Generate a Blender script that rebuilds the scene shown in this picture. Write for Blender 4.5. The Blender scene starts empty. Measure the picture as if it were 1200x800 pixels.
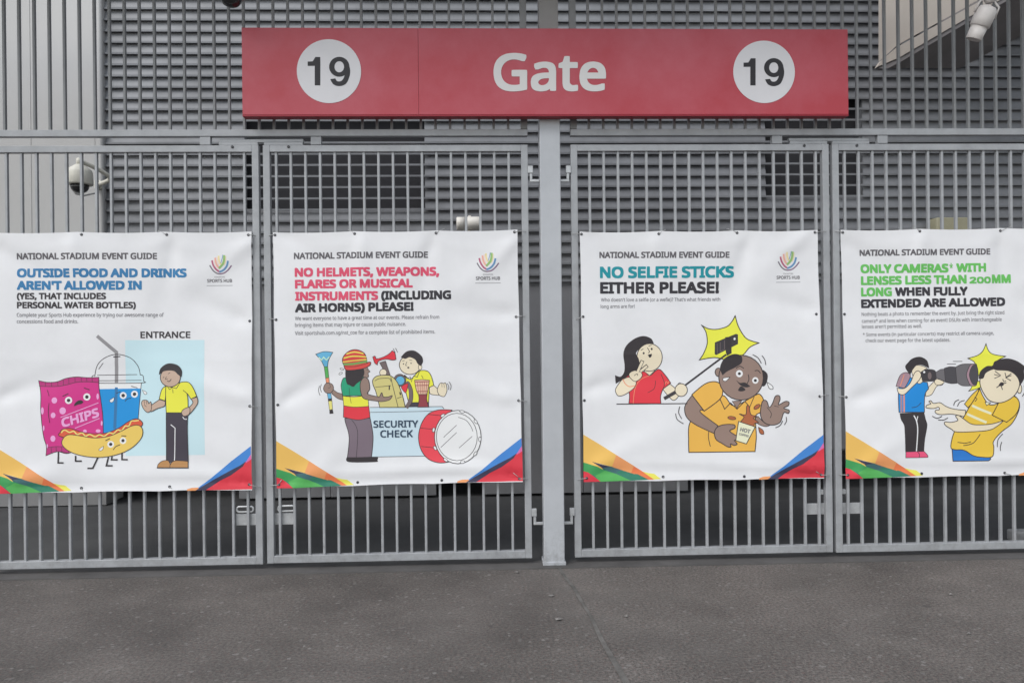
import bpy, bmesh, math, os, random
from mathutils import Vector, Matrix, geometry

# ------------------------------------------------------------------ camera, world, sun, exposure
SC = bpy.context.scene
COL = SC.collection
FPX, YAW, ROLL, EYE = 900.0, math.radians(1.96), -0.011, 1.54
_f = Vector((math.sin(YAW), math.cos(YAW), 0)); _r0 = Vector((math.cos(YAW), -math.sin(YAW), 0)); _u0 = Vector((0, 0, 1))
_r = _r0 * math.cos(ROLL) + _u0 * math.sin(ROLL); _u = -_r0 * math.sin(ROLL) + _u0 * math.cos(ROLL)
CAMP = Vector((-0.4545, -5.3176, EYE))
cam = bpy.data.cameras.new('camera'); cam_ob = bpy.data.objects.new('camera', cam); COL.objects.link(cam_ob)
cam.sensor_width = 36; cam.lens = 36 * FPX / 1200; cam.clip_start = 0.05; cam.clip_end = 2000
cam_ob.matrix_world = Matrix(((_r.x, _u.x, -_f.x, CAMP.x), (_r.y, _u.y, -_f.y, CAMP.y), (_r.z, _u.z, -_f.z, CAMP.z), (0, 0, 0, 1)))
SC.camera = cam_ob

SUN_EL, SUN_AZ = math.radians(48), math.radians(226)      # azimuth clockwise from +Y: behind the viewer, a little to the left
w = bpy.data.worlds.new('World'); SC.world = w; w.use_nodes = True
nt = w.node_tree; bg = nt.nodes['Background']
sky = nt.nodes.new('ShaderNodeTexSky'); sky.sky_type = 'NISHITA'; sky.sun_disc = False
sky.sun_elevation = SUN_EL; sky.sun_rotation = SUN_AZ; sky.air_density = 1.5; sky.dust_density = 1.0
hs = nt.nodes.new('ShaderNodeHueSaturation'); hs.inputs['Saturation'].default_value = 0.34
nt.links.new(sky.outputs[0], hs.inputs['Color']); nt.links.new(hs.outputs[0], bg.inputs['Color'])
bg.inputs['Strength'].default_value = 0.12
sl = bpy.data.lights.new('sun', 'SUN'); sl.energy = 1.0; sl.angle = math.radians(34); sl.color = (1, 0.98, 0.965)
so = bpy.data.objects.new('sun', sl); COL.objects.link(so)
sd = Vector((math.sin(SUN_AZ) * math.cos(SUN_EL), math.cos(SUN_AZ) * math.cos(SUN_EL), math.sin(SUN_EL)))
so.rotation_euler = (-sd).to_track_quat('-Z', 'Y').to_euler(); so.location = sd * 20
SC.view_settings.view_transform = 'Standard'; SC.view_settings.look = 'None'
SC.view_settings.exposure = 0.80; SC.view_settings.gamma = 1.0; SC.view_settings.use_curve_mapping = False

# ------------------------------------------------------------------ helpers
def ray(x, y): return _f + _r * ((x - 600) / FPX) + _u * ((400 - y) / FPX)
def on_y(x, y, Y=0.0):
    v = ray(x, y); return CAMP + v * ((Y - CAMP.y) / v.y)
def on_z(x, y, Z=0.0):
    v = ray(x, y); return CAMP + v * ((Z - CAMP.z) / v.z)

def lin(c):
    out = []
    for v in c:
        v /= 255.0
        out.append(v / 12.92 if v <= 0.04045 else ((v + 0.055) / 1.055) ** 2.4)
    return out
_mats = {}
def mat(name, rgb, rough=0.5, metal=0.0, var=0.0, scale=6.0, bump=0.0, bscale=200.0, spec=0.4, rgb2=None, splash=0.0):
    """Principled material; var blends towards rgb2 (or a darker tone) in uneven noise patches; bump adds fine relief."""
    if name in _mats: return _mats[name]
    m = bpy.data.materials.new(name); m.use_nodes = True; n = m.node_tree; b = n.nodes['Principled BSDF']
    b.inputs['Base Color'].default_value = (*rgb, 1); b.inputs['Roughness'].default_value = rough
    b.inputs['Metallic'].default_value = metal; b.inputs['Specular IOR Level'].default_value = spec
    if var or bump: tc = n.nodes.new('ShaderNodeTexCoord')
    if var:
        nz = n.nodes.new('ShaderNodeTexNoise'); nz.inputs['Scale'].default_value = scale; nz.inputs['Detail'].default_value = 8; nz.inputs['Roughness'].default_value = 0.65
        rp = n.nodes.new('ShaderNodeValToRGB'); rp.color_ramp.elements[0].position = 0.38; rp.color_ramp.elements[1].position = 0.68
        mx = n.nodes.new('ShaderNodeMix'); mx.data_type = 'RGBA'
        mx.inputs['A'].default_value = (*rgb, 1); mx.inputs['B'].default_value = (*(rgb2 or [c * (1 - var) for c in rgb]), 1)
        n.links.new(tc.outputs['Object'], nz.inputs['Vector']); n.links.new(nz.outputs['Fac'], rp.inputs[0]); n.links.new(rp.outputs[0], mx.inputs['Factor'])
        n.links.new(mx.outputs['Result'], b.inputs['Base Color'])
    if splash:                                          # grime thrown up from the ground, broken by noise
        sx = n.nodes.new('ShaderNodeSeparateXYZ'); n.links.new(tc.outputs['Object'], sx.inputs[0])
        mr = n.nodes.new('ShaderNodeMapRange'); mr.inputs['From Min'].default_value = 0.34; mr.inputs['From Max'].default_value = 0.02; n.links.new(sx.outputs[2], mr.inputs['Value'])
        ns = n.nodes.new('ShaderNodeTexNoise'); ns.inputs['Scale'].default_value = 22; ns.inputs['Detail'].default_value = 9; ns.inputs['Roughness'].default_value = 0.75; n.links.new(tc.outputs['Object'], ns.inputs['Vector'])
        r2 = n.nodes.new('ShaderNodeValToRGB'); r2.color_ramp.elements[0].position = 0.45; r2.color_ramp.elements[1].position = 0.68; n.links.new(ns.outputs['Fac'], r2.inputs[0])
        ml = n.nodes.new('ShaderNodeMath'); ml.operation = 'MULTIPLY'; n.links.new(mr.outputs[0], ml.inputs[0]); n.links.new(r2.outputs[0], ml.inputs[1])
        m2 = n.nodes.new('ShaderNodeMath'); m2.operation = 'MULTIPLY'; m2.inputs[1].default_value = splash; n.links.new(ml.outputs[0], m2.inputs[0])
        mg = n.nodes.new('ShaderNodeMix'); mg.data_type = 'RGBA'; mg.inputs['B'].default_value = (0.11, 0.095, 0.08, 1); n.links.new(m2.outputs[0], mg.inputs['Factor']); n.links.new(mx.outputs['Result'], mg.inputs['A'])
        n.links.new(mg.outputs['Result'], b.inputs['Base Color'])
    if bump:
        n2 = n.nodes.new('ShaderNodeTexNoise'); n2.inputs['Scale'].default_value = bscale; n2.inputs['Detail'].default_value = 4
        bp = n.nodes.new('ShaderNodeBump'); bp.inputs['Strength'].default_value = bump; bp.inputs['Distance'].default_value = 0.004
        n.links.new(tc.outputs['Object'], n2.inputs['Vector']); n.links.new(n2.outputs['Fac'], bp.inputs['Height']); n.links.new(bp.outputs[0], b.inputs['Normal'])
    _mats[name] = m; return m

def obj(name, bm, m, parent=None, smooth=False, label=None):
    """Link a bmesh (world coordinates) as one mesh object; m is a material or a list of them."""
    me = bpy.data.meshes.new(name); bm.normal_update(); bm.to_mesh(me); bm.free()
    for k in (m if isinstance(m, (list, tuple)) else [m]): me.materials.append(k)
    if smooth:
        for p in me.polygons: p.use_smooth = True
    o = bpy.data.objects.new(name, me); COL.objects.link(o)
    if parent:
        o.parent = parent; o.matrix_parent_inverse = Matrix.Translation(world_loc(parent)).inverted()
    if label: o['label'] = label
    return o
def world_loc(o):
    return Vector(o.location)
def thing(name, label, cat, loc, group=None):
    o = bpy.data.objects.new(name, None); COL.objects.link(o); o.location = loc; o.empty_display_size = 0.1
    o['label'] = label; o['category'] = cat
    if group: o['group'] = group
    return o
def tag(o, label, cat, group=None):
    o['label'] = label; o['category'] = cat
    if group: o['group'] = group
    return o
def sub(o, name, bm, m, smooth=False, label=None):
    """A child of a part (a sub-part); the part's own origin is the world origin."""
    me = bpy.data.meshes.new(name); bm.normal_update(); bm.to_mesh(me); bm.free()
    for k in (m if isinstance(m, (list, tuple)) else [m]): me.materials.append(k)
    if smooth:
        for p in me.polygons: p.use_smooth = True
    c = bpy.data.objects.new(name, me); COL.objects.link(c); c.parent = o
    if label: c['label'] = label
    return c

def add_box(bm, x0, x1, y0, y1, z0, z1, bev=0.0, mi=0):
    b = bmesh.new() if bev else bm
    vs = [b.verts.new(p) for p in ((x0, y0, z0), (x1, y0, z0), (x1, y1, z0), (x0, y1, z0), (x0, y0, z1), (x1, y0, z1), (x1, y1, z1), (x0, y1, z1))]
    fs = [b.faces.new([vs[i] for i in f]) for f in ((0, 3, 2, 1), (4, 5, 6, 7), (0, 1, 5, 4), (1, 2, 6, 5), (2, 3, 7, 6), (3, 0, 4, 7))]
    for f in fs: f.material_index = mi
    if bev:
        bmesh.ops.bevel(b, geom=b.edges[:], offset=bev, segments=2, profile=0.5, affect='EDGES')
        for f in b.faces: f.material_index = mi
        t = bpy.data.meshes.new('t'); b.to_mesh(t); b.free(); bm.from_mesh(t); bpy.data.meshes.remove(t)
    return bm
def box(x0, x1, y0, y1, z0, z1, bev=0.0): return add_box(bmesh.new(), x0, x1, y0, y1, z0, z1, bev)
def add_lathe(bm, base, axis, prof, n=28, cap=True):
    """Revolve prof [(distance along axis, radius)] round axis from base."""
    base = Vector(base); a = Vector(axis).normalized(); s = a.orthogonal().normalized(); t = a.cross(s)
    rings = []
    for d, r in prof:
        if r < 1e-5: rings.append([bm.verts.new(base + a * d)])
        else: rings.append([bm.verts.new(base + a * d + (s * math.cos(2 * math.pi * k / n) + t * math.sin(2 * math.pi * k / n)) * r) for k in range(n)])
    for p, q in zip(rings, rings[1:]):
        for k in range(n):
            k2 = (k + 1) % n
            if len(p) == 1 and len(q) > 1: bm.faces.new((p[0], q[k2], q[k]))
            elif len(q) == 1 and len(p) > 1: bm.faces.new((p[k], p[k2], q[0]))
            elif len(p) > 1: bm.faces.new((p[k], p[k2], q[k2], q[k]))
    if cap:
        if len(rings[0]) > 1: bm.faces.new(rings[0][::-1])
        if len(rings[-1]) > 1: bm.faces.new(rings[-1])
    return bm
def lathe(base, axis, prof, n=28): return add_lathe(bmesh.new(), base, axis, prof, n)
def add_tube(bm, pts, r, n=10):
    pts = [Vector(p) for p in pts]; rings = []; s = None
    for i, p in enumerate(pts):
        d = (pts[min(i + 1, len(pts) - 1)] - pts[max(i - 1, 0)]).normalized()
        s = d.orthogonal().normalized() if s is None else (s - d * s.dot(d)).normalized()
        t = d.cross(s)
        rings.append([bm.verts.new(p + (s * math.cos(2 * math.pi * k / n) + t * math.sin(2 * math.pi * k / n)) * r) for k in range(n)])
    for p, q in zip(rings, rings[1:]):
        for k in range(n): bm.faces.new((p[k], p[(k + 1) % n], q[(k + 1) % n], q[k]))
    bm.faces.new(rings[0][::-1]); bm.faces.new(rings[-1]); return bm
def tube(pts, r, n=10): return add_tube(bmesh.new(), pts, r, n)
def poly_prism(front, back):
    """Closed solid between two matching rings of points."""
    bm = bmesh.new(); a = [bm.verts.new(p) for p in front]; b = [bm.verts.new(p) for p in back]; n = len(a)
    bm.faces.new(a); bm.faces.new(b[::-1])
    for k in range(n): bm.faces.new((a[k], b[k], b[(k + 1) % n], a[(k + 1) % n]))
    bmesh.ops.recalc_face_normals(bm, faces=bm.faces[:]); return bm

# ------------------------------------------------------------------ materials
GALV = mat('galvanised_paint', (0.385, 0.395, 0.41), 0.42, 0.15, var=0.2, scale=7, splash=0.35, bump=0.05, bscale=300)
FENCE_SHADE = mat('fence_shade_paint', (0.255, 0.26, 0.265), 0.5, 0.1, var=0.14, scale=5)  # darker copy of the gate grey: shade on the upper bars put into the colour
POST = mat('post_paint', (0.47, 0.485, 0.51), 0.42, 0.1, var=0.12, scale=3, splash=0.45, bump=0.05, bscale=260)
STEEL = mat('zinc_steel', (0.52, 0.53, 0.54), 0.38, 0.4, var=0.2, scale=30)
DARKSTEEL = mat('dark_bolt', (0.08, 0.08, 0.085), 0.5, 0.5)
LOUV = mat('louvre_grey', (0.21, 0.216, 0.23), 0.5, 0.1, var=0.30, scale=2.0)
NOSE = LOUV
PANEL = mat('door_panel_grey', (0.22, 0.22, 0.23), 0.55, var=0.15, scale=2)
DARK = mat('undercroft_dark', (0.24, 0.24, 0.25), 0.8)
CLAD = mat('pale_cladding', (0.445, 0.44, 0.435), 0.45, 0.15, var=0.08, scale=0.8)
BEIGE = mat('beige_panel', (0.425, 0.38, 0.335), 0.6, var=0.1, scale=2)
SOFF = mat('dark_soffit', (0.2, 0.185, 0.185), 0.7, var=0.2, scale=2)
CREAM = mat('cream_plastic', (0.62, 0.60, 0.53), 0.45, var=0.1, scale=9)
LAMPW = mat('lamp_white', (0.62, 0.59, 0.57), 0.4, var=0.12, scale=12)
OLIVE = mat('olive_beige_plastic', (0.34, 0.32, 0.22), 0.5, var=0.12, scale=8)
SMOKE = mat('smoked_dome', (0.02, 0.02, 0.022), 0.12, spec=0.6)
ADDED_CANOPY = mat('added_canopy_grey', (0.20, 0.19, 0.18), 0.7, var=0.15, scale=1)

# ground: asphalt with fine aggregate, reddish grit and damp-looking stains
def ground_mat():
    m = bpy.data.materials.new('asphalt'); m.use_nodes = True; n = m.node_tree; L = n.links; b = n.nodes['Principled BSDF']
    tc = n.nodes.new('ShaderNodeTexCoord')
    def noise(s, d=6, r=0.6):
        q = n.nodes.new('ShaderNodeTexNoise'); q.inputs['Scale'].default_value = s; q.inputs['Detail'].default_value = d; q.inputs['Roughness'].default_value = r
        L.new(tc.outputs['Object'], q.inputs['Vector']); return q
    def ramp(src, p0, c0, p1, c1):
        q = n.nodes.new('ShaderNodeValToRGB'); e = q.color_ramp.elements
        e[0].position = p0; e[0].color = (*c0, 1); e[1].position = p1; e[1].color = (*c1, 1); L.new(src, q.inputs[0]); return q
    def mix(a, bb, fac, mode='MIX'):
        q = n.nodes.new('ShaderNodeMix'); q.data_type = 'RGBA'; q.blend_type = mode
        for s, v in (('A', a), ('B', bb), ('Factor', fac)):
            if isinstance(v, (int, float)): q.inputs[s].default_value = v
            elif isinstance(v, tuple): q.inputs[s].default_value = (*v, 1)
            else: L.new(v, q.inputs[s])
        return q.outputs['Result']
    big = ramp(noise(1.1, 9, 0.62).outputs['Fac'], 0.36, (0.080, 0.075, 0.071), 0.66, (0.132, 0.122, 0.115))
    streak = n.nodes.new('ShaderNodeTexNoise'); mp = n.nodes.new('ShaderNodeMapping'); mp.inputs['Scale'].default_value = (0.9, 2.2, 1)
    L.new(tc.outputs['Object'], mp.inputs[0]); L.new(mp.outputs[0], streak.inputs['Vector']); streak.inputs['Scale'].default_value = 1.6; streak.inputs['Detail'].default_value = 7
    st = ramp(streak.outputs['Fac'], 0.35, (0.92, 0.92, 0.92), 0.7, (1.06, 1.06, 1.05))
    c = mix(big.outputs[0], st.outputs[0], 1.0, 'MULTIPLY')
    grit = ramp(noise(62, 6, 0.85).outputs['Fac'], 0.36, (0.30, 0.30, 0.31), 0.64, (1.85, 1.80, 1.77))
    sx = n.nodes.new('ShaderNodeSeparateXYZ'); L.new(tc.outputs['Object'], sx.inputs[0])
    side = n.nodes.new('ShaderNodeMapRange'); side.inputs['From Min'].default_value = 0.02; side.inputs['From Max'].default_value = 0.2
    side.inputs['To Min'].default_value = 0.7; side.inputs['To Max'].default_value = 0.95; L.new(sx.outputs[0], side.inputs['Value'])
    c = mix(c, mix(c, grit.outputs[0], 1.0, 'MULTIPLY'), side.outputs[0])
    red = ramp(noise(60, 2, 0.8).outputs['Fac'], 0.56, (0, 0, 0), 0.72, (0.7, 0.7, 0.7))
    c = mix(c, (0.15, 0.09, 0.08), red.outputs[0])
    vo = n.nodes.new('ShaderNodeTexVoronoi'); vo.inputs['Scale'].default_value = 58; L.new(tc.outputs['Object'], vo.inputs['Vector'])
    vs = ramp(vo.outputs['Color'], 0.84, (0, 0, 0), 0.95, (0.55, 0.55, 0.55))
    c = mix(c, (0.24, 0.23, 0.22), vs.outputs[0])
    gv = n.nodes.new('ShaderNodeTexVoronoi'); gv.inputs['Scale'].default_value = 2.1; L.new(tc.outputs['Object'], gv.inputs['Vector'])   # flattened gum and oil spots
    gs = ramp(gv.outputs['Distance'], 0.035, (0.55, 0.55, 0.55), 0.055, (0, 0, 0)); c = mix(c, (0.05, 0.048, 0.046), gs.outputs[0])
    ps = ramp(noise(0.42, 10, 0.7).outputs['Fac'], 0.52, (0, 0, 0), 0.66, (0.35, 0.35, 0.35)); c = mix(c, (0.155, 0.146, 0.138), ps.outputs[0])
    L.new(c, b.inputs['Base Color']); b.inputs['Roughness'].default_value = 0.8; b.inputs['Specular IOR Level'].default_value = 0.25
    bp = n.nodes.new('ShaderNodeBump'); bp.inputs['Strength'].default_value = 0.35; bp.inputs['Distance'].default_value = 0.004
    L.new(noise(150, 3, 0.7).outputs['Fac'], bp.inputs['Height']); L.new(bp.outputs[0], b.inputs['Normal'])
    return m

def struct(name, bm, m):
    o = obj(name, bm, m); o['kind'] = 'structure'; return o

# ------------------------------------------------------------------ the setting: ground, wall behind, ramp
def sheet(x0, x1, y0, y1, z):
    bm = bmesh.new(); bm.faces.new([bm.verts.new(p) for p in ((x0, y0, z), (x1, y0, z), (x1, y1, z), (x0, y1, z))]); return bm
struct('ground', sheet(-400, 400, -400, 400, 0), ground_mat())
struct('yard_floor', sheet(-9, 9, 0.06, 6.0, 0.004), mat('yard_floor', (0.072, 0.072, 0.072), 0.75, var=0.3, scale=1.5, bump=0.2, bscale=120))
bm = bmesh.new()                                        # worn concrete threshold under the gates
add_box(bm, -9, 9, -0.135, 0.06, -0.02, 0.006)
struct('threshold_strip', bm, mat('threshold_concrete', (0.105, 0.10, 0.098), 0.8, var=0.35, scale=3, bump=0.3, bscale=140))
bm = bmesh.new()                                        # joint filled with pale mortar, slightly crooked
L0 = [(0.028, -0.136), (0.04, -0.3), (0.075, -0.52), (0.09, -0.75), (0.115, -1.05), (0.125, -1.4), (0.16, -1.88), (0.20, -2.6), (0.28, -4.5)]
rr = random.Random(4)
vl = []
for (x, y) in L0:
    wd = 0.010 + rr.random() * 0.007
    vl.append((bm.verts.new((x - wd, y, 0.004)), bm.verts.new((x + wd, y, 0.004))))
for a, b in zip(vl, vl[1:]): bm.faces.new((a[1], a[0], b[0], b[1]))
struct('ground_joint', bm, mat('joint_mortar', (0.142, 0.135, 0.127), 0.9, var=0.5, scale=7, bump=0.4, bscale=90))

YW = 2.25
wall = thing('stadium_wall', 'dark grey louvred stadium wall with plain doors below, behind the gates', 'wall', (0, YW, 0))
XC, XR = -4.12, 7.2
PITCH, Z0N, NROW = 0.109, 2.185, 30
OPEN = ((-2.79, -1.035, 2.80, 3.86), (2.36, 3.35, 2.96, 3.93))
def add_profile(bm, prof, x0, x1):
    a = [bm.verts.new((x0, y, z)) for y, z in prof]; b = [bm.verts.new((x1, y, z)) for y, z in prof]; n = len(prof)
    for k in range(n): bm.faces.new((a[k], a[(k + 1) % n], b[(k + 1) % n], b[k]))
    bm.faces.new(a[::-1]); bm.faces.new(b)
nb, bb = bmesh.new(), bmesh.new()
for k in range(NROW):
    z = Z0N + k * PITCH
    add_profile(nb, [(YW, z), (YW, z + 0.019), (YW + 0.012, z + 0.019), (YW + 0.012, z + 0.003), (YW + 0.02, z + 0.003), (YW + 0.02, z)], XC, XR)
    spans = [(XC, XR)]
    for (a, b, za, zb) in OPEN:
        if za < z + 0.06 < zb:
            spans = [s for (p, q) in spans for s in (((p, a), (b, q)) if p < a and b < q else ((p, q),))]
    for p, q in spans:
        add_profile(bb, [(YW + 0.0125, z + 0.019), (YW + 0.038, z + 0.1175), (YW + 0.041, z + 0.117), (YW + 0.0155, z + 0.0175)], p, q)
obj('louvre_nosing', nb, NOSE, wall)
obj('louvre_blade', bb, LOUV, wall)
for (a, b, za, zb) in OPEN: obj('vent_back', box(a - 0.03, b + 0.03, YW + 0.16, YW + 0.18, za - 0.03, zb + 0.06), mat('vent_dark', (0.038, 0.038, 0.043), 0.8), wall)
bm = bmesh.new()                                        # mullions seen behind the nosings at the vents
for (a, b, za, zb) in OPEN:
    for x in (a - 0.02, b + 0.02): add_box(bm, x - 0.02, x + 0.02, YW + 0.03, YW + 0.10, za - 0.02, zb)
obj('vent_frame', bm, LOUV, wall)
def flat_panel(x0, x1, z0, z1): return box(x0, x1, YW + 0.045, YW + 0.10, z0, z1, 0.003)
DOORS = ((XC, -2.89, 0.62, 2.18), (-2.886, -2.0, 0.03, 2.18), (-1.996, -0.96, 0.03, 2.18), (-0.956, -0.50, 0.20, 2.18), (-0.496, 0.50, 0.03, 2.18), (0.504, 1.55, 0.03, 2.18),
         (1.554, 4.0, 0.42, 2.18), (4.004, XR, 0.42, 2.18))
for (a, b, c, d) in DOORS:
    p = obj('wall_panel', flat_panel(a, b, c, d), PANEL, wall)
bm = bmesh.new()                                        # head trim under the louvres
add_box(bm, XC, XR, YW + 0.01, YW + 0.044, 2.125, 2.15)
obj('head_trim', bm, LOUV, wall)
bm = bmesh.new()                                        # dark room behind the vents and door gaps
add_box(bm, -9, 9, 5.0, 5.1, 0.0, 6.0); add_box(bm, -9, 9, YW + 0.35, 5.0, 5.6, 5.7); add_box(bm, -9.1, -9.0, YW + 0.2, 5.0, 0, 5.6); add_box(bm, 9.0, 9.1, YW + 0.2, 5.0, 0, 5.6)
obj('inner_wall', bm, DARK, wall)

# pale vertical cladding on the left, with a rounded corner and shallow upright seams
xs = [-9.0]
prof = []
x = -9.0
while x < XC - 0.25:
    prof += [(x, 2.205), (x + 0.592, 2.205), (x + 0.594, 2.209), (x + 0.600, 2.209)]; x += 0.602
prof += [(x, 2.205), (XC - 0.03, 2.205)]
for k in range(7):
    a = math.pi / 2 * k / 6; prof.append((XC - 0.028 + 0.028 * math.sin(a), 2.233 - 0.028 * math.cos(a)))
prof += [(XC, YW + 0.3), (-9.0, YW + 0.3)]
bm = bmesh.new(); a = [bm.verts.new((px, py, 0.02)) for px, py in prof]; b = [bm.verts.new((px, py, 5.6)) for px, py in prof]
for k in range(len(prof)): bm.faces.new((a[k], a[(k + 1) % len(prof)], b[(k + 1) % len(prof)], b[k]))
bm.faces.new(a[::-1]); bm.faces.new(b)
cw = tag(obj('cladding_wall', bm, CLAD), 'pale grey metal clad wall with rounded corner beside the louvres', 'wall')

sub(cw, 'plinth', box(-9.0, XC + 0.004, 2.195, 2.4, 0.012, 0.72, 0.004), mat('plinth_grey', (0.24, 0.235, 0.235), 0.6, var=0.15, scale=2))

# raking concrete ramp in the upper right, beige parapet, dark underside
YF, YB = 1.15, 2.2
ramp = thing('raking_ramp', 'beige raking stair parapet with dark underside rising behind the fence', 'stairs', on_y(1030, 78, YF))
def P(pts, Y): return [on_y(x, y, Y) for x, y in pts]
def ext(pts, Y0, Y1): return [Vector((p.x, Y1, p.z)) for p in P(pts, Y0)]
par = [(1033, 70), (1051.5, 53), (1149.5, -1), (1340, -108), (1340, -190), (1033, -190)]
obj('parapet', poly_prism(P(par, YF), ext(par, YF, YF + 0.05)), BEIGE, ramp)
fas = [(1028, 78.5), (1032.5, 71.5), (1051.8, 55), (1149.8, 1), (1340, -106), (1340, -94), (1167, 3), (1134, 21), (1053, 68)]
obj('fascia', poly_prism(P(fas, YF - 0.02), ext(fas, YF - 0.02, YF + 0.03)), BEIGE, ramp)
fr = [(1029, 80), (1053, 68.8), (1134, 21.8), (1167, 3.8), (1340, -93), (1340, -150)]
bk = [(1125, 80), (1139, 72.5), (1180, 51), (1230, 25), (1340, -34), (1340, -110)]
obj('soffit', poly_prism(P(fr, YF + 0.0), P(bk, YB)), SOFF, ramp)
lip = [(1029, 80.3), (1053, 69), (1134, 22), (1167, 4), (1340, -92), (1340, -87), (1167, 8.5), (1134, 26.5), (1053, 74), (1040, 80.5)]
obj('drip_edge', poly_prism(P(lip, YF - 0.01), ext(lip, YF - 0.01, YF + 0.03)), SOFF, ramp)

# canopy slab added out of view to shade the upper bars; the lamps and the dome camera hang from it
CZ = 4.24
can = thing('added_shade_canopy', 'grey slab added out of view above the gates to shade the upper bars', 'added shade canopy', (0, -0.5, CZ))
CANY0 = -0.85
obj('shade_slab', box(-11, 11, CANY0, -0.12, CZ, CZ + 0.3), ADDED_CANOPY, can)

# ------------------------------------------------------------------ gates, post, fence above
FY = 0.0225                                             # half the frame depth
post = thing('gate_post', 'thick light grey steel post standing between the middle two gates', 'post', (0, 0, 0))
obj('post_shaft', box(-0.071, 0.071, -0.07, 0.07, 0.012, 3.08, 0.006), POST, post)
obj('post_shaft', box(-0.066, 0.066, -0.062, 0.062, 3.08, 4.11, 0.004), mat('post_upper_shade', (0.30, 0.29, 0.285), 0.5, 0.1, var=0.15, scale=3), post, label='upper length of the post, shade put into its duller colour')  # overhead shade on the upper post put into its colour
bm = box(-0.079, 0.079, -0.078, 0.078, 0.006, 0.03, 0.003); obj('base_collar', bm, POST, post)

def hinge(parent, xg, xp, z):
    """A bracket from the leaf edge xg and an elbow pin to the post face xp."""
    s = 1 if xp > xg else -1; bm = bmesh.new()
    lo, hi = sorted((xg, xg + s * 0.034)); add_box(bm, lo, hi, -0.03, 0.0, z - 0.002, z + 0.05, 0.003)
    lo, hi = sorted((xg + s * 0.012, xg + s * 0.030)); add_box(bm, lo, hi, -0.026, -0.006, z - 0.045, z - 0.002, 0.003)
    lo, hi = sorted((xg + s * 0.012, xp)); add_box(bm, lo, hi, -0.026, -0.006, z - 0.062, z - 0.043, 0.003)
    obj('hinge', bm, STEEL, parent)

def gate(x0, x1, hinge_left, label, dz=0.0, slope=0.0, latch='none'):
    g = thing('gate_leaf', label, 'gate', ((x0 + x1) / 2, 0, 0.04), 'steel bar gate leaves')
    zb, zt, fw = 0.04 + dz, 2.897, 0.046
    obj('stile', box(x0, x0 + fw, -FY, FY, zb, zt, 0.003), GALV, g)
    obj('stile', box(x1 - fw, x1, -FY, FY, zb, zt, 0.003), GALV, g)
    obj('top_rail', box(x0 + fw, x1 - fw, -FY + 0.0005, FY - 0.0005, zt - 0.046, zt - 0.0005, 0.003), GALV, g)
    obj('bottom_rail', box(x0 + fw, x1 - fw, -FY + 0.0005, FY - 0.0005, zb + 0.0005, zb + 0.052, 0.003), GALV, g)
    for k in range(17):
        off = 0.132 + 0.0996 * k                        # from the hinge side
        bx = x0 + off if hinge_left else x1 - off
        obj('bar', box(bx - 0.0085, bx + 0.0085, -0.011, 0.013, zb + 0.05, zt - 0.044, 0.003), GALV, g)
    fx = x1 if hinge_left else x0; s = -1 if hinge_left else 1   # free edge
    lo, hi = sorted((fx + s * 0.044, fx + s * 0.19))
    obj('lock_plate', box(lo, hi, 0.014, 0.02, 0.30, 0.378, 0.002), STEEL, g)
    if latch == 'ring':
        bm = bmesh.new(); cx = fx + s * 0.125; pts = []
        for k in range(25):
            a = 2 * math.pi * k / 24; pts.append((cx + (0.038 if math.cos(a) > 0 else -0.038) + 0.018 * math.cos(a), 0.006, 0.412 + 0.018 * math.sin(a)))
        add_tube(bm, pts, 0.0065, 8); obj('latch_ring', bm, STEEL, g)
    elif latch == 'stub':
        obj('latch_stub', box(*sorted((fx + s * 0.05, fx + s * 0.085)), 0.006, 0.03, 0.44, 0.475, 0.004), STEEL, g)
    obj('top_bolt', lathe((fx + s * 0.175, -FY + 0.001, zt - 0.012), (0, -1, 0), [(0, 0.010), (0.005, 0.010), (0.007, 0.006)], 10), DARKSTEEL, g)
    lo, hi = sorted((fx + s * 0.006, fx + s * 0.27))
    obj('stop_plate', box(lo, hi, -0.014, 0.012, zt + 0.001, zt + 0.022, 0.003), GALV, g)
    return g
g2 = gate(-1.961, -0.150, False, 'gate leaf just left of the post, with the pink headed banner', 0.004, latch='ring')
g3 = gate(0.147, 1.960, True, 'gate leaf just right of the post, with the selfie banner', 0.002, latch='stub')
g1 = gate(-3.817, -1.990, True, 'leftmost gate leaf, with the blue headed food and drinks banner', 0.0, latch='ring')
g4 = gate(1.984, 3.804, False, 'rightmost gate leaf, with the green headed camera banner', -0.002, latch='stub')
for z in (2.70, 0.335):
    hinge(g2, -0.150, -0.0715, z); hinge(g3, 0.147, 0.0715, z)

def fence(x0, x1, nb, xstart, dx, label, stops, stile_x):
    t = thing('fence_panel', label, 'fence', ((x0 + x1) / 2, 0, 2.96), 'fixed bar fence panels above the gates')
    z0, z1 = 2.958, 4.10
    obj('bottom_rail', box(x0, x1, -FY, FY, z0, z0 + 0.046, 0.003), GALV, t)
    lo, hi = stile_x
    obj('stile', box(lo, hi, -FY + 0.001, FY - 0.001, z0 + 0.047, z1, 0.003), FENCE_SHADE, t)
    obj('top_rail', box(x0, x1, -FY, FY, z1 + 0.001, z1 + 0.045, 0.003), GALV, t)
    for k in range(nb):
        bx = xstart + dx * k
        obj('bar', box(bx - 0.0085, bx + 0.0085, -0.011, 0.013, z0 + 0.044, z1 + 0.003, 0.003), FENCE_SHADE, t)
    xm = stops
    for s in (-1, 1):
        bx = xm + s * 0.375
        obj('stop_block', box(bx - 0.036, bx + 0.036, -0.018, 0.02, 2.900, 2.957, 0.003), GALV, t)
    obj('stop_bar', box(xm - 0.285, xm + 0.285, 0.0, 0.03, 2.922, 2.945, 0.003), GALV, t)
    return t
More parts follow.
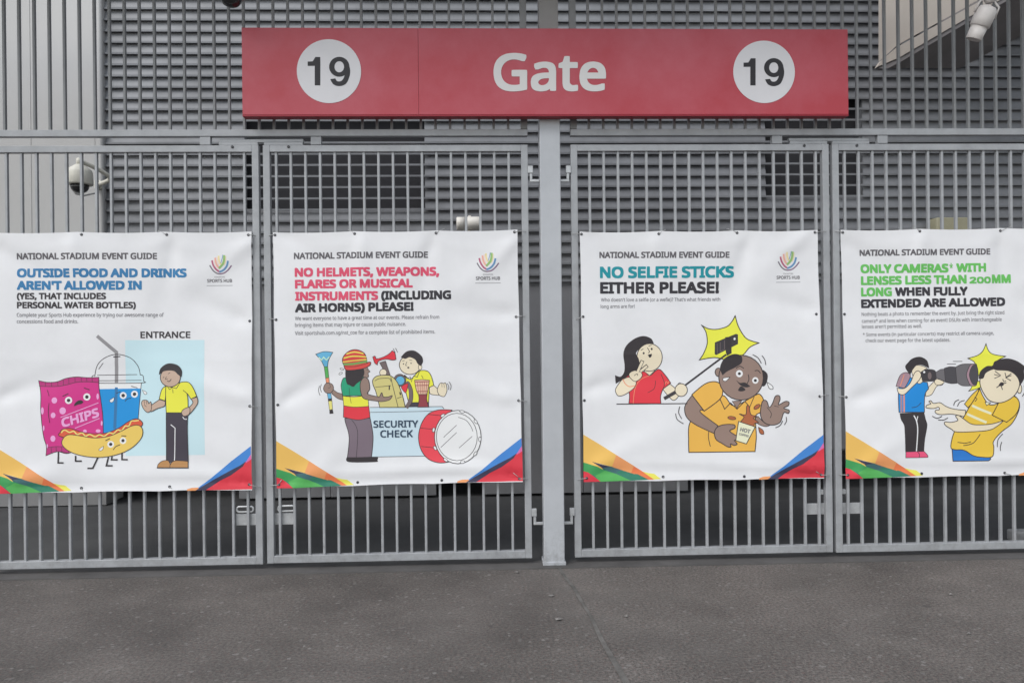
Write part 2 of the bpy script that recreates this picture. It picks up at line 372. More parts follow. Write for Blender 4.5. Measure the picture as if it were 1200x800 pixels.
fence(-3.80, -0.150, 36, -0.283, -0.1003, 'fixed grey bar fence panel on the left of the post, above the gates', -1.976, (-0.196, -0.150))
fence(0.147, 3.80, 36, 0.279, 0.0998, 'fixed grey bar fence panel on the right of the post, above the gates', 1.972, (0.147, 0.193))

# ------------------------------------------------------------------ text
FDIR = bpy.utils.system_resource('DATAFILES', path='fonts') or ''
def load_font(fn):
    try: return bpy.data.fonts.load(os.path.join(FDIR, fn))
    except Exception: return None
HUMAN = load_font('NotoSansMath-Regular.woff2'); GROT = load_font('Inter.woff2')
_cap = {}
def glyphs(body, font, res=3):
    c = bpy.data.curves.new('t', 'FONT'); c.body = body; c.resolution_u = res
    if font: c.font = font
    o = bpy.data.objects.new('t', c); COL.objects.link(o)
    dg = bpy.context.evaluated_depsgraph_get(); me = bpy.data.meshes.new_from_object(o.evaluated_get(dg))
    vs = [(v.co.x, v.co.y) for v in me.vertices]; fs = [tuple(p.vertices) for p in me.polygons]
    bpy.data.objects.remove(o); bpy.data.curves.remove(c); bpy.data.meshes.remove(me)
    return vs, fs
def capheight(font):
    if font not in _cap: _cap[font] = max(v[1] for v in glyphs('H', font)[0])
    return _cap[font]
def text2d(body, x0, y0, x1, y1, cap, font=None, bold=0.0, res=3, skew=0.0):
    """Lettering fitted between baseline ends (x0, y0)-(x1, y1) with capitals cap high; bold thickens by overlaid strikes.
    Returns [(verts, faces)], one per strike."""
    vs, fs = glyphs(body, font, res); a = min(v[0] for v in vs); b = max(v[0] for v in vs)
    L = math.hypot(x1 - x0, y1 - y0); ux, uy = (x1 - x0) / L, (y1 - y0) / L
    sx = (L - 2 * bold) / (b - a); sy = (cap - 2 * bold) / capheight(font); out = []
    strikes = [(0, 0)] if bold <= 0 else [(math.cos(k * math.pi / 4) * bold * (1.0 if k % 2 == 0 else 1.25), math.sin(k * math.pi / 4) * bold * (1.0 if k % 2 == 0 else 1.25)) for k in range(8)] + [(0, 0)]
    for dx, dy in strikes:
        o = []
        for x, y in vs:
            h = y * sy + bold + dy; l = (x - a) * sx + bold + dx + skew * h
            o.append((x0 + ux * l + uy * h, y0 + uy * l - ux * h))
        out.append((o, fs))
    return out

# ------------------------------------------------------------------ the sign
SY = -0.145
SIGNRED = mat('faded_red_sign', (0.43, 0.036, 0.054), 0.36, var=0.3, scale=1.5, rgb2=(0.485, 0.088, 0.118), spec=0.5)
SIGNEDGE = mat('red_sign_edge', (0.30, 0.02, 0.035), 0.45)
SIGNW = mat('sign_white', (0.70, 0.69, 0.71), 0.5, var=0.05, scale=5)
SIGNGREY = mat('sign_letter_grey', (0.68, 0.67, 0.66), 0.5)
SIGNK = mat('sign_numeral_black', (0.022, 0.02, 0.024), 0.5)
a, b = on_y(283, 32.5, SY), on_y(994.5, 134, SY)
zt, zb = a.z, b.z
sign = thing('gate_sign', 'long faded red sign reading Gate 19 on top of the gates', 'sign', ((a.x + b.x) / 2, SY, zb))
sx = on_y(490.3, 80, SY).x
for (p, q) in ((a.x, sx - 0.0006), (sx + 0.0006, b.x)):
    bm = box(p, q, SY, SY + 0.07, zb, zt, 0.002)
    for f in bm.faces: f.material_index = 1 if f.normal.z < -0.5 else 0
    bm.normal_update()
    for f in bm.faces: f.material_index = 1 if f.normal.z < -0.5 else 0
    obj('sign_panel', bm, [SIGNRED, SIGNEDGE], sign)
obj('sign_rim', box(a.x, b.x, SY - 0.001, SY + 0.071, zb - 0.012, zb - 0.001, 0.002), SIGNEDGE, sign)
obj('mounting_channel', box(a.x + 0.05, b.x - 0.05, SY + 0.071, -0.071, zb + 0.1, zb + 0.15), GALV, sign)
obj('mounting_channel', box(a.x + 0.05, b.x - 0.05, SY + 0.071, -0.071, zt - 0.15, zt - 0.1), GALV, sign)
def flat_letters(strikes, Y, m, name, parent=None, part=None, step=0.00006):
    bm = bmesh.new()
    for i, (vs, fs) in enumerate(strikes):
        ring = [bm.verts.new(on_y(x, y, Y - i * step)) for x, y in vs]
        for f in fs:
            try: bm.faces.new([ring[k] for k in f])
            except ValueError: pass
    for f in bm.faces:
        f.normal_update()
        if f.normal.y > 0: f.normal_flip()
    return sub(part, name, bm, m) if part else obj(name, bm, m, parent)
def spline(pts, closed=True, n=6):
    """Smooth curve through the points; a third element makes a point a sharp corner."""
    N = len(pts); out = []
    def tan(i):
        if len(pts[i]) > 2: return (0, 0)
        if not closed and i in (0, N - 1): return (0, 0)
        p, q = pts[(i - 1) % N], pts[(i + 1) % N]; return ((q[0] - p[0]) / 2, (q[1] - p[1]) / 2)
    for i in range(N if closed else N - 1):
        p, q = pts[i], pts[(i + 1) % N]; a, b = tan(i), tan((i + 1) % N)
        for k in range(n):
            t = k / n; t2, t3 = t * t, t * t * t
            h = (2 * t3 - 3 * t2 + 1, t3 - 2 * t2 + t, -2 * t3 + 3 * t2, t3 - t2)
            out.append((h[0] * p[0] + h[1] * a[0] + h[2] * q[0] + h[3] * b[0], h[0] * p[1] + h[1] * a[1] + h[2] * q[1] + h[3] * b[1]))
    if not closed: out.append((pts[-1][0], pts[-1][1]))
    return out
flat_letters(text2d('Gate', 578.3, 106.8, 710.2, 106.8, 44.0, HUMAN, 1.6, 8), SY - 0.002, SIGNGREY, 'lettering', sign)
def numeral(cx, cy, r):
    c = on_y(cx, cy, SY); R = (on_y(cx + r, cy, SY) - c).length
    d = obj('number_disc', lathe((c.x, SY - 0.0005, c.z), (0, -1, 0), [(0, R), (0.002, R)], 64), SIGNW, sign)
    k = r / 37.7                                        # outlines measured on the left disc (centre 385.6, 83.8)
    T = lambda pts: [(cx + (x / 8.889 + 340 - 385.6) * k, cy + (y / 8.889 + 40 - 83.8) * k) for x, y in pts]
    one = T([(256, 536), (256, 332), (182, 334), (182, 288), (235, 285), (262, 240), (314, 240), (314, 536)])
    bm = bmesh.new()
    def addpoly(pts):
        tri = geometry.tessellate_polygon([[Vector((x, y, 0)) for x, y in pts]])
        vs = [bm.verts.new(on_y(x, y, SY - 0.0035)) for x, y in pts]
        for t in tri:
            try: bm.faces.new([vs[i] for i in t])
            except ValueError: pass
    addpoly(one)
    outer, inner = [], []                               # the 9: bowl ring plus hooked tail
    def strip(o, i):
        o, i = T(o), T(i)
        vo = [bm.verts.new(on_y(x, y, SY - 0.0035)) for x, y in o]; vi = [bm.verts.new(on_y(x, y, SY - 0.0035)) for x, y in i]
        for j in range(len(o) - 1): bm.faces.new((vo[j], vo[j + 1], vi[j + 1], vi[j]))
    n = 40
    strip([(512 + 106 * math.cos(2 * math.pi * j / n), 342 + 104 * math.sin(2 * math.pi * j / n)) for j in range(n + 1)],
          [(512 + 50 * math.cos(2 * math.pi * j / n), 342 + 58 * math.sin(2 * math.pi * j / n)) for j in range(n + 1)])
    o = spline([(617, 330), (626, 390), (615, 455), (580, 520), (515, 544), (450, 525), (418, 470)], False, 8)
    i = spline([(565, 370), (568, 420), (560, 455), (540, 485), (512, 495), (486, 488), (472, 464)], False, 8)
    bm2 = bm
    o2, i2 = T(o), T(i)
    vo = [bm.verts.new(on_y(x, y, SY - 0.0036)) for x, y in o2]; vi = [bm.verts.new(on_y(x, y, SY - 0.0036)) for x, y in i2]
    for j in range(len(o2) - 1): bm.faces.new((vo[j], vo[j + 1], vi[j + 1], vi[j]))
    for f in bm.faces:
        f.normal_update()
        if f.normal.y > 0: f.normal_flip()
    me = obj('numeral', bm, SIGNK, sign)
    me.parent = d; me.matrix_parent_inverse = Matrix.Translation(world_loc(sign)).inverted() @ Matrix.Translation(world_loc(sign))
    me.matrix_parent_inverse = Matrix.Identity(4)
    return d
for (cx, cy, r) in ((385.6, 83.8, 37.6), (895.3, 84.6, 36.0)): numeral(cx, cy, r)

# ------------------------------------------------------------------ cameras, lamp, boxes
def unit(a, b): return (Vector(b) - Vector(a)).normalized()
c = on_y(93.2, 203, 1.76)                                # dome camera on an arm from the clad wall
cam1 = thing('dome_camera', 'cream dome security camera on a curved arm by the wall corner', 'security camera', (c.x, c.y, c.z))
obj('housing', lathe((c.x, c.y, c.z - 0.105), (0, 0, 1), [(0, 0.108), (0.006, 0.112), (0.11, 0.108), (0.135, 0.098), (0.178, 0.04), (0.182, 0.034)], 36), CREAM, cam1, True)
obj('lens_dome', lathe((c.x, c.y, c.z - 0.107), (0, 0, -1), [(0, 0.078), (0.03, 0.074), (0.055, 0.058), (0.072, 0.032), (0.078, 0.0)], 30), SMOKE, cam1, True)
obj('neck', lathe((c.x, c.y, c.z + 0.07), (0, 0, 1), [(0, 0.026), (0.06, 0.026), (0.066, 0.018)], 20), CREAM, cam1, True)
w0 = on_y(116.5, 203, 2.20)
arm = spline([(c.x, c.z + 0.11), (c.x + 0.08, c.z + 0.075), (c.x + 0.14, c.z + 0.01), (w0.x - 0.01, c.z - 0.03)], False, 5)
ys = [c.y + (2.18 - c.y) * (k / (len(arm) - 1)) for k in range(len(arm))]
obj('arm', tube([(x, y, z) for (x, z), y in zip(arm, ys)], 0.02, 12), CREAM, cam1, True)
obj('wall_plate', box(w0.x - 0.035, w0.x + 0.03, 2.165, 2.203, c.z - 0.06, c.z + 0.02, 0.006), CREAM, cam1)
hook = [(w0.x + 0.005, 2.16, c.z - 0.05), (w0.x + 0.0, 2.12, c.z - 0.11), (w0.x - 0.04, 2.0, c.z - 0.155), (w0.x - 0.09, 1.95, c.z - 0.15), (w0.x - 0.11, 1.92, c.z - 0.115)]
obj('cable_loop', tube(hook, 0.009, 8), CLAD, cam1, True)

c = on_y(270.8, -3.5, -0.32)
cam2 = thing('dome_camera', 'dark dome camera hanging above the left end of the red sign', 'security camera', (c.x, c.y, c.z))
obj('housing', lathe((c.x, c.y, c.z), (0, 0, 1), [(0, 0.070), (0.0, 0.086), (0.008, 0.090), (0.10, 0.088), (0.13, 0.05)], 36), mat('camera_grey', (0.36, 0.35, 0.34), 0.5), cam2, True)
obj('lens_dome', lathe((c.x, c.y, c.z + 0.001), (0, 0, -1), [(0, 0.069), (0.03, 0.064), (0.05, 0.05), (0.064, 0.026), (0.068, 0.0)], 30), SMOKE, cam2, True)
obj('drop_pipe', lathe((c.x, c.y, c.z + 0.11), (0, 0, 1), [(0, 0.02), (CZ - c.z - 0.112, 0.02)], 14), GALV, cam2, True)

a, b = on_y(1158, 9, -0.42), on_y(1140.6, 46.5, -0.36)     # long white lamp on a yoke, top right
lamp = thing('spot_camera', 'white tubular spot camera tilted down at the upper right', 'security camera', a)
d = (b - a); L = d.length; d.normalize()
obj('hood', lathe(a, d, [(-0.012, 0.02), (0.0, 0.050), (0.02, 0.061), (0.07, 0.063), (0.118, 0.061), (0.124, 0.053)], 32), LAMPW, lamp, True)
obj('barrel', lathe(a + d * 0.122, d, [(0, 0.051), (L - 0.124, 0.048), (L - 0.121, 0.046), (L - 0.13, 0.040)], 32), LAMPW, lamp, True)
obj('front_glass', lathe(a + d * (L - 0.010), d, [(0, 0.039), (0.002, 0.039)], 24), SMOKE, lamp)
side = d.cross(Vector((0, 1, 0))).normalized()
k0 = a + Vector((0.012, 0, 0.075))
for s in (-1, 1):
    obj('yoke_arm', tube([k0, a + side * s * 0.066 - d * 0.02, a + side * s * 0.070 + d * 0.05], 0.007, 8), LAMPW, lamp, True)
obj('swivel', lathe(a + Vector((0.008, 0, 0.03)), (0.1, 0, 1), [(0, 0.022), (0.02, 0.034), (0.06, 0.036), (0.09, 0.03)], 20), LAMPW, lamp, True)
obj('drop_pipe', lathe(k0 + Vector((0, 0, 0.02)), (0, 0, 1), [(0, 0.03), (CZ - k0.z - 0.022, 0.03)], 16), LAMPW, lamp, True)

c = on_y(549, 262, 1.95)                                 # cream camera behind the second gate
WPL = mat('white_plastic', (0.80, 0.77, 0.71), 0.45)
cc = thing('wall_camera', 'cream tubular camera on the louvres behind the pink headed banner', 'security camera', (c.x, 2.2, c.z))
obj('rear_body', lathe((c.x - 0.112, 1.95, c.z), (1, 0, 0), [(0, 0.055), (0.006, 0.062), (0.076, 0.063)], 28), WPL, cc, True)
obj('front_body', lathe((c.x - 0.034, 1.95, c.z), (1, 0, 0), [(0, 0.058), (0.006, 0.064), (0.13, 0.064), (0.14, 0.058)], 28), WPL, cc, True)
obj('top_knob', lathe((c.x + 0.012, 1.95, c.z + 0.06), (0, 0, 1), [(0, 0.016), (0.014, 0.012)], 12), WPL, cc, True)
obj('bracket', box(c.x - 0.02, c.x + 0.02, 2.0, YW - 0.001, c.z - 0.1, c.z - 0.065, 0.004), WPL, cc)
obj('bracket', box(c.x - 0.018, c.x + 0.018, 1.93, 1.999, c.z - 0.12, c.z - 0.066, 0.004), WPL, cc)

a, b = on_y(1097.5, 254.5, 2.05), on_y(1137, 290, 2.05)
jb = thing('junction_box', 'olive beige junction box on the louvres behind the green headed banner', 'junction box', ((a.x + b.x) / 2, 2.2, b.z))
obj('box_body', box(a.x, b.x, 2.05, YW - 0.001, b.z, a.z, 0.022), OLIVE, jb, True)
obj('box_lid', box(a.x + 0.05, b.x - 0.004, 2.035, 2.049, b.z + 0.01, a.z - 0.008, 0.005), OLIVE, jb)

c = on_z(1210, 634, 0)                                   # low kerb block just inside the right gate
kb = box(c.x - 0.16, c.x + 0.5, c.y - 0.06, c.y + 0.06, 0.004, 0.085, 0.012)
tag(obj('kerb_block', kb, mat('kerb_concrete', (0.28, 0.28, 0.28), 0.8, var=0.3, scale=12)), 'small pale concrete kerb block inside the rightmost gate', 'kerb block')

# dry scraps lying on the forecourt
def scrap(x, y, r, label, seed, m):
    r *= 0.72; rg = random.Random(seed); c = on_z(x, y, 0); bm = bmesh.new(); n = 9
    ring = [bm.verts.new((c.x + r * (0.6 + 0.6 * rg.random()) * math.cos(2 * math.pi * k / n) * 1.4, c.y + r * (0.6 + 0.6 * rg.random()) * math.sin(2 * math.pi * k / n), 0.004 + 0.006 * rg.random())) for k in range(n)]
    top = bm.verts.new((c.x, c.y, 0.014)); bot = bm.verts.new((c.x, c.y, 0.001))
    for k in range(n): bm.faces.new((ring[k], ring[(k + 1) % n], top)); bm.faces.new((ring[(k + 1) % n], ring[k], bot))
    tag(obj('litter_scrap', bm, m), label, 'litter', 'pale scraps of litter on the forecourt')
SCR = mat('litter_pale', (0.21, 0.20, 0.19), 0.8, var=0.4, scale=60)
for i, (x, y, r, l) in enumerate(((654, 726, 0.024, 'largest pale scrap, left of the ground joint'), (734, 722.5, 0.014, 'small pale scrap on the ground right of the joint'), (646, 698.5, 0.018, 'dull scrap on the ground in front of the post'),
                                   (606, 671, 0.018, 'grey scrap on the ground near the foot of the gate left of the post'), (1114, 697, 0.013, 'thin pale scrap on the ground below the camera banner'),
                                   (1135, 743, 0.010, 'tiny pale scrap alone on the ground at the lower right'))): scrap(x, y, r, l, i, SCR)

# ------------------------------------------------------------------ banners
BY = -0.042                                             # cloth plane, just in front of the bars
WHITE = mat('banner_vinyl', (0.785, 0.785, 0.80), 0.42, var=0.07, scale=2.6, spec=0.35)
EYELET = mat('eyelet_metal', (0.10, 0.10, 0.11), 0.4, 0.6)
TIE = mat('cable_tie', (0.42, 0.42, 0.42), 0.5)
PRN = dict(ink=(52, 47, 50), dark=(58, 54, 58), hdr=(96, 93, 97), small=(128, 126, 130), blue=(52, 118, 165), pink=(208, 76, 104), teal=(22, 138, 150), green=(98, 180, 88), black=(50, 48, 54),
           navy=(48, 66, 86), panel=(190, 216, 224), magenta=(198, 48, 128), crimp=(176, 48, 116), spot=(236, 160, 205), cup=(28, 138, 205), straw=(140, 138, 140), strawb=(52, 112, 160), sausage=(208, 88, 62),
           bun=(232, 190, 96), mustard=(244, 214, 124), white=(232, 230, 232), skin=(188, 162, 144), pale=(228, 210, 184), brown=(142, 120, 110), yellow=(234, 220, 72), shoe=(176, 130, 82), trouser=(66, 60, 70),
           vuv=(98, 170, 205), mint=(190, 230, 192), grn=(86, 168, 88), coral=(226, 140, 104), hat=(206, 74, 70), hatg=(110, 160, 90), teal2=(42, 152, 114), red=(214, 56, 68), plum=(118, 104, 114), khaki=(200, 190, 124),
           desk=(194, 213, 230), drum=(220, 70, 82), grey=(112, 98, 98), wood=(140, 62, 70), wood2=(216, 178, 152), star=(240, 226, 72), orange=(240, 172, 78), coffee=(166, 96, 62), cupc=(232, 222, 192), jersey=(24, 130, 202),
           lens1=(104, 101, 104), lens2=(72, 70, 74), lilac=(160, 130, 140), shoep=(226, 82, 120), amber=(240, 186, 66), jean=(38, 112, 188), cream=(244, 232, 190),
           o1=(236, 178, 92), o2=(238, 150, 96), o3=(222, 118, 74), yel=(244, 216, 92), teald=(68, 106, 110), teale=(52, 122, 100), gr1=(84, 168, 88), gr2=(64, 150, 86), rd=(206, 54, 68), bl=(66, 128, 198), nv=(58, 56, 78), rose=(208, 104, 160),
           lsal=(222, 162, 146), lmar=(172, 90, 118), lblu=(96, 138, 178), lgrn=(140, 178, 112), lyel=(226, 206, 150), lgry=(116, 110, 118), lpur=(128, 98, 124), llite=(238, 206, 196))
def prn(k):
    return mat('print_' + k, [min(0.8, v * 1.08 + 0.008) for v in lin(PRN[k])], 0.45, spec=0.3)

class Banner:
    STEP, GRID = 0.00002, 5.0
    def __init__(self, tl, tr, br, bl, seed, name_label):
        self.c = (tl, tr, br, bl); self.seed = seed; self.nodes = {}; rg = random.Random(seed)
        self.ph = [rg.uniform(0, 6.28) for _ in range(12)]
        p = on_y((tl[0] + tr[0]) / 2, (bl[1] + br[1]) / 2, BY)
        self.root = thing('event_banner', name_label, 'banner', (p.x, BY, p.z), 'event guide banners on the gates')
        self.sheet()
    def uv(self, x, y):
        tl, tr, br, bl = self.c
        v = (y - tl[1]) / (bl[1] - tl[1]); u = (x - (tl[0] + (bl[0] - tl[0]) * v)) / (tr[0] - tl[0]); return u, v
    def wave(self, x, y):
        """Slack vinyl: pulls from the eyelets, a fold line across the middle and ripples above the lower hem."""
        u, v = self.uv(x, y); p = self.ph; s = math.sin
        h = 0.0075 * s(3.1 * u + 4.2 * v + p[0]) + 0.0042 * s(7.5 * u - 5.5 * v + p[1]) + 0.0014 * s(13 * u + 9 * v + p[2])
        for k, (eu, ev, du, dv) in enumerate(((0, .67, 1, -.35), (1, .67, -1, -.5), (0, 0, 1, .8), (1, 0, -1, .8), (1, .35, -1, -.25), (0, 1, 1, -.55), (1, 1, -1, -.5), (.33, 0, .15, 1), (.68, 0, -.2, 1))):
            L = math.hypot(du, dv); a = ((u - eu) * du + (v - ev) * dv) / L; b = (-(u - eu) * dv + (v - ev) * du) / L
            if a > 0: h += 0.0145 * math.exp(-((b + 0.03 * s(6 * a + p[k])) / (0.022 + 0.10 * a)) ** 2) * math.exp(-a / 0.30) * (1 if k % 2 else -1) * min(1, a / 0.06)
        h += 0.0075 * math.exp(-((v - 0.93 - 0.012 * s(5 * u + p[3])) / 0.022) ** 2) * (0.6 + 0.4 * s(4 * u + p[4])) - 0.0055 * math.exp(-((v - 0.965 + 0.01 * s(4 * u + p[6])) / 0.016) ** 2)
        h += 0.0016 * math.exp(-((v - 0.49 - 0.006 * s(7 * u + p[7])) / 0.011) ** 2) + 0.0012 * math.exp(-((u - 0.5 + 0.01 * s(6 * v)) / 0.012) ** 2)
        h += 0.0025 * math.exp(-((v - 0.035 - 0.03 * s(3.14159 * ((u * 3) % 1.0))) / 0.018) ** 2)
        return h
    def node(self, i, j):
        k = (i, j)
        if k not in self.nodes: self.nodes[k] = self.wave(i * self.GRID, j * self.GRID)
        return self.nodes[k]
    def pt(self, x, y, lift):
        """Point on the cloth: the folds are faceted on one fixed grid, so cloth and print share every facet."""
        i, j = math.floor(x / self.GRID), math.floor(y / self.GRID); fx, fy = x / self.GRID - i, y / self.GRID - j
        a, b, c, d = self.node(i, j), self.node(i + 1, j), self.node(i, j + 1), self.node(i + 1, j + 1)
        h = a + (b - a) * fx + (c - a) * fy if fx + fy <= 1 else d + (c - d) * (1 - fx) + (b - d) * (1 - fy)
        p = on_y(x, y, BY); return Vector((p.x, BY - 0.005 - h - lift, p.z))
    def clip(self, bm, lim=None):
        """Cut the flat print (px, py in x, y) on a fixed grid so that it follows the cloth."""
        xs = [v.co.x for v in bm.verts]; ys = [v.co.y for v in bm.verts]; g = self.GRID
        zs = [v.co.x + v.co.y for v in bm.verts]
        for no, lo, hi in ((Vector((1, 0, 0)), min(xs), max(xs)), (Vector((0, 1, 0)), min(ys), max(ys)), (Vector((1, 1, 0)), min(zs), max(zs))):
            k = math.ceil(lo / g)
            while k * g < hi:
                co = Vector((0, k * g, 0)) if no.y else Vector((k * g, 0, 0))
                bmesh.ops.bisect_plane(bm, geom=bm.verts[:] + bm.edges[:] + bm.faces[:], dist=1e-4, plane_co=co, plane_no=no); k += 1
    def sheet(self):
        tl, tr, br, bl = self.c; n = 60; ring = []
        L = lambda a, b, t: (a[0] + (b[0] - a[0]) * t, a[1] + (b[1] - a[1]) * t)
        for k in range(n): x, y = L(tl, bl, k / n); ring.append((x + 0.5 * abs(math.sin(math.pi * 3 * k / n)), y))
        for k in range(n): x, y = L(bl, br, k / n); ring.append((x, y - 0.9 * abs(math.sin(math.pi * 3 * k / n + 0.3)) * min(1, 4 * (1 - k / n), 4 * k / n)))
        for k in range(n): x, y = L(br, tr, k / n); ring.append((x - 0.5 * abs(math.sin(math.pi * 3 * k / n)), y))
        for k in range(n): x, y = L(tr, tl, k / n); ring.append((x, y + 1.3 * abs(math.sin(math.pi * 3 * k / n))))
        b = bmesh.new(); vs = [b.verts.new((x, y, 0)) for x, y in ring]
        for t in geometry.tessellate_polygon([[Vector((x, y, 0)) for x, y in ring]]): b.faces.new([vs[q] for q in t])
        bmesh.ops.dissolve_faces(b, faces=b.faces[:], use_verts=False); self.clip(b)
        bm = bmesh.new(); vm = {v: bm.verts.new(self.pt(v.co.x, v.co.y, 0)) for v in b.verts}
        for f in b.faces:
            q = bm.faces.new([vm[v] for v in f.verts]); q.normal_update()
            if q.normal.y > 0: q.normal_flip()
        b.free(); obj('sheet', bm, WHITE, self.root, True)
    def text(self, name, items):
        """items: (body, x0, y0, x1, y1, cap, colour, bold)"""
        bm = bmesh.new(); ms = []
        for it in items:
            body, x0, y0, x1, y1, cap, colr, bold = it[:8]; skew = it[8] if len(it) > 8 else 0
            if colr not in ms: ms.append(colr)
            mi = ms.index(colr); lift0 = it[9] if len(it) > 9 else 0.0011
            for i, (vs, fs) in enumerate(text2d(body, x0, y0, x1, y1, cap, HUMAN, bold, 3 if cap > 6 else 2, skew)):
                ring = [bm.verts.new(self.pt(x, y, lift0 + i * 0.00002)) for x, y in vs]
                for f in fs:
                    try: q = bm.faces.new([ring[k] for k in f])
                    except ValueError: continue
                    q.material_index = mi; q.normal_update()
                    if q.normal.y > 0: q.normal_flip()
        return obj(name, bm, [prn(c) for c in ms], self.root)
    def art(self, name, ops, base=0.0003):
        bm = bmesh.new(); ms = []
        ox, oy, s = 0, 0, 1; layer = 0; flats = []
        for op in ops:
            if op[0] == 'at':
                ox, oy, s = op[1:4]; layer = op[4] if len(op) > 4 else layer; continue
            layer += 1
            for colr, pts in self.shapes(op, ox, oy, s):
                flats.append((layer, colr, pts)); layer += 0.5
        for layer, colr, faces in flats:
            if colr not in ms: ms.append(colr)
            b = bmesh.new()
            for ring in faces:
                vs = [b.verts.new((x, y, 0)) for x, y in ring]
                try:
                    if len(ring) <= 4: b.faces.new(vs)
                    else:
                        for t in geometry.tessellate_polygon([[Vector((x, y, 0)) for x, y in ring]]):
                            try: b.faces.new([vs[i] for i in t])
                            except ValueError: pass
                except ValueError: pass
            bmesh.ops.remove_doubles(b, verts=b.verts[:], dist=1e-4)
            self.clip(b)
            lift = base + layer * self.STEP; vm = {}
            for v in b.verts: vm[v] = bm.verts.new(self.pt(v.co.x, v.co.y, lift))
            for f in b.faces:
                try: q = bm.faces.new([vm[v] for v in f.verts])
                except ValueError: continue
                q.material_index = ms.index(colr); q.smooth = True; q.normal_update()
                if q.normal.y > 0: q.normal_flip()
            b.free()
        return obj(name, bm, [prn(c) for c in ms], self.root)
    def shapes(self, op, ox, oy, s):
        T = lambda p: (ox + p[0] / s, oy + p[1] / s)
        kind = op[0]
        if kind == 'f':                                 # filled smooth outline: ('f', colour, points, outline width px)
            _, colr, pts = op[:3]; ow = op[3] if len(op) > 3 else 1.0
            c = [T(p) for p in spline(pts, True, 6)]; out = []
            if colr: out.append((colr, [c]))
            if ow: out.append(('ink', self.stroke(c, ow, True)))
            return out
        if kind == 'p':                                 # filled straight-edged outline
            _, colr, pts = op[:3]; ow = op[3] if len(op) > 3 else 0; c = [T(p) for p in pts]
            return [(colr, [c])] + ([('ink', self.stroke(c, ow, True))] if ow else [])
        if kind == 'e':                                 # ellipse: ('e', colour, cx, cy, rx, ry, outline, tilt degrees)
            _, colr, cx, cy, rx, ry = op[:6]; ow = op[6] if len(op) > 6 else 0; a = math.radians(op[7]) if len(op) > 7 else 0
            n = 28 if max(rx, ry) / s > 3 else 12; c = []
            for k in range(n):
                t = 2 * math.pi * k / n; x, y = rx * math.cos(t), ry * math.sin(t); c.append(T((cx + x * math.cos(a) - y * math.sin(a), cy + x * math.sin(a) + y * math.cos(a))))
            out = [(colr, [c])] if colr else []
            if ow: out.append(('ink', self.stroke(c, ow, True)))
            return out
        if kind == 'l':                                 # line: ('l', colour, width px, points, smooth)
            _, colr, wd, pts = op[:4]; sm = op[4] if len(op) > 4 else True
            c = spline(pts, False, 5) if sm and len(pts) > 2 else [(p[0], p[1]) for p in pts]
            return [(colr, self.stroke([T(p) for p in c], wd, False))]
    def stroke(self, c, w, closed):
        q = [c[0]]
        for p in c[1:]:
            if math.hypot(p[0] - q[-1][0], p[1] - q[-1][1]) > 0.12: q.append(p)
        if closed and math.hypot(q[0][0] - q[-1][0], q[0][1] - q[-1][1]) < 0.12: q.pop()
        N = len(q); L, R = [], []
        if N < 2: return []
        for i in range(N):
            a = q[(i - 1) % N] if closed or i else q[i]; b = q[(i + 1) % N] if closed or i < N - 1 else q[i]; p = q[i]
            def nrm(u, v):
                d = math.hypot(v[0] - u[0], v[1] - u[1]) or 1; return (-(v[1] - u[1]) / d, (v[0] - u[0]) / d)
            n1 = nrm(a, p) if a != p else nrm(p, b); n2 = nrm(p, b) if b != p else n1
            mx, my = n1[0] + n2[0], n1[1] + n2[1]; m = math.hypot(mx, my) or 1; mx, my = mx / m, my / m
            k = min(1.8, 1 / max(0.3, mx * n1[0] + my * n1[1])) * w / 2
            L.append((p[0] + mx * k, p[1] + my * k)); R.append((p[0] - mx * k, p[1] - my * k))
        if not closed:                                  # slightly extended ends
            for (i, j) in ((0, 1), (N - 1, N - 2)):
                d = math.hypot(q[i][0] - q[j][0], q[i][1] - q[j][1]) or 1; ex, ey = (q[i][0] - q[j][0]) / d * w * 0.3, (q[i][1] - q[j][1]) / d * w * 0.3
                L[i] = (L[i][0] + ex, L[i][1] + ey); R[i] = (R[i][0] + ex, R[i][1] + ey)
        out = []
        for i in range(N if closed else N - 1):
            j = (i + 1) % N; out.append([L[i], L[j], R[j], R[i]])
        return out
    def eyelets(self, spots):
        for x, y in spots:
            p = self.pt(x, y, 0.0); r = 0.0095
            obj('eyelet', lathe((p.x, p.y + 0.001, p.z), (0, -1, 0), [(0, r), (0.0035, r), (0.0045, r * 0.8), (0.0042, r * 0.4)], 14), EYELET, self.root, True)
    def ties(self, segs):
        for x0, y0, x1, y1 in segs:
            a = self.pt(x0, y0, 0.006); b = on_y(x1, y1, -0.026); m = (a + b) / 2 + Vector((0, -0.006, 0.002))
            obj('cable_tie', tube([a + Vector((0, 0.008, 0)), a, m, b, b + Vector((0, 0.012, 0))], 0.0022, 6), TIE, self.root, True)
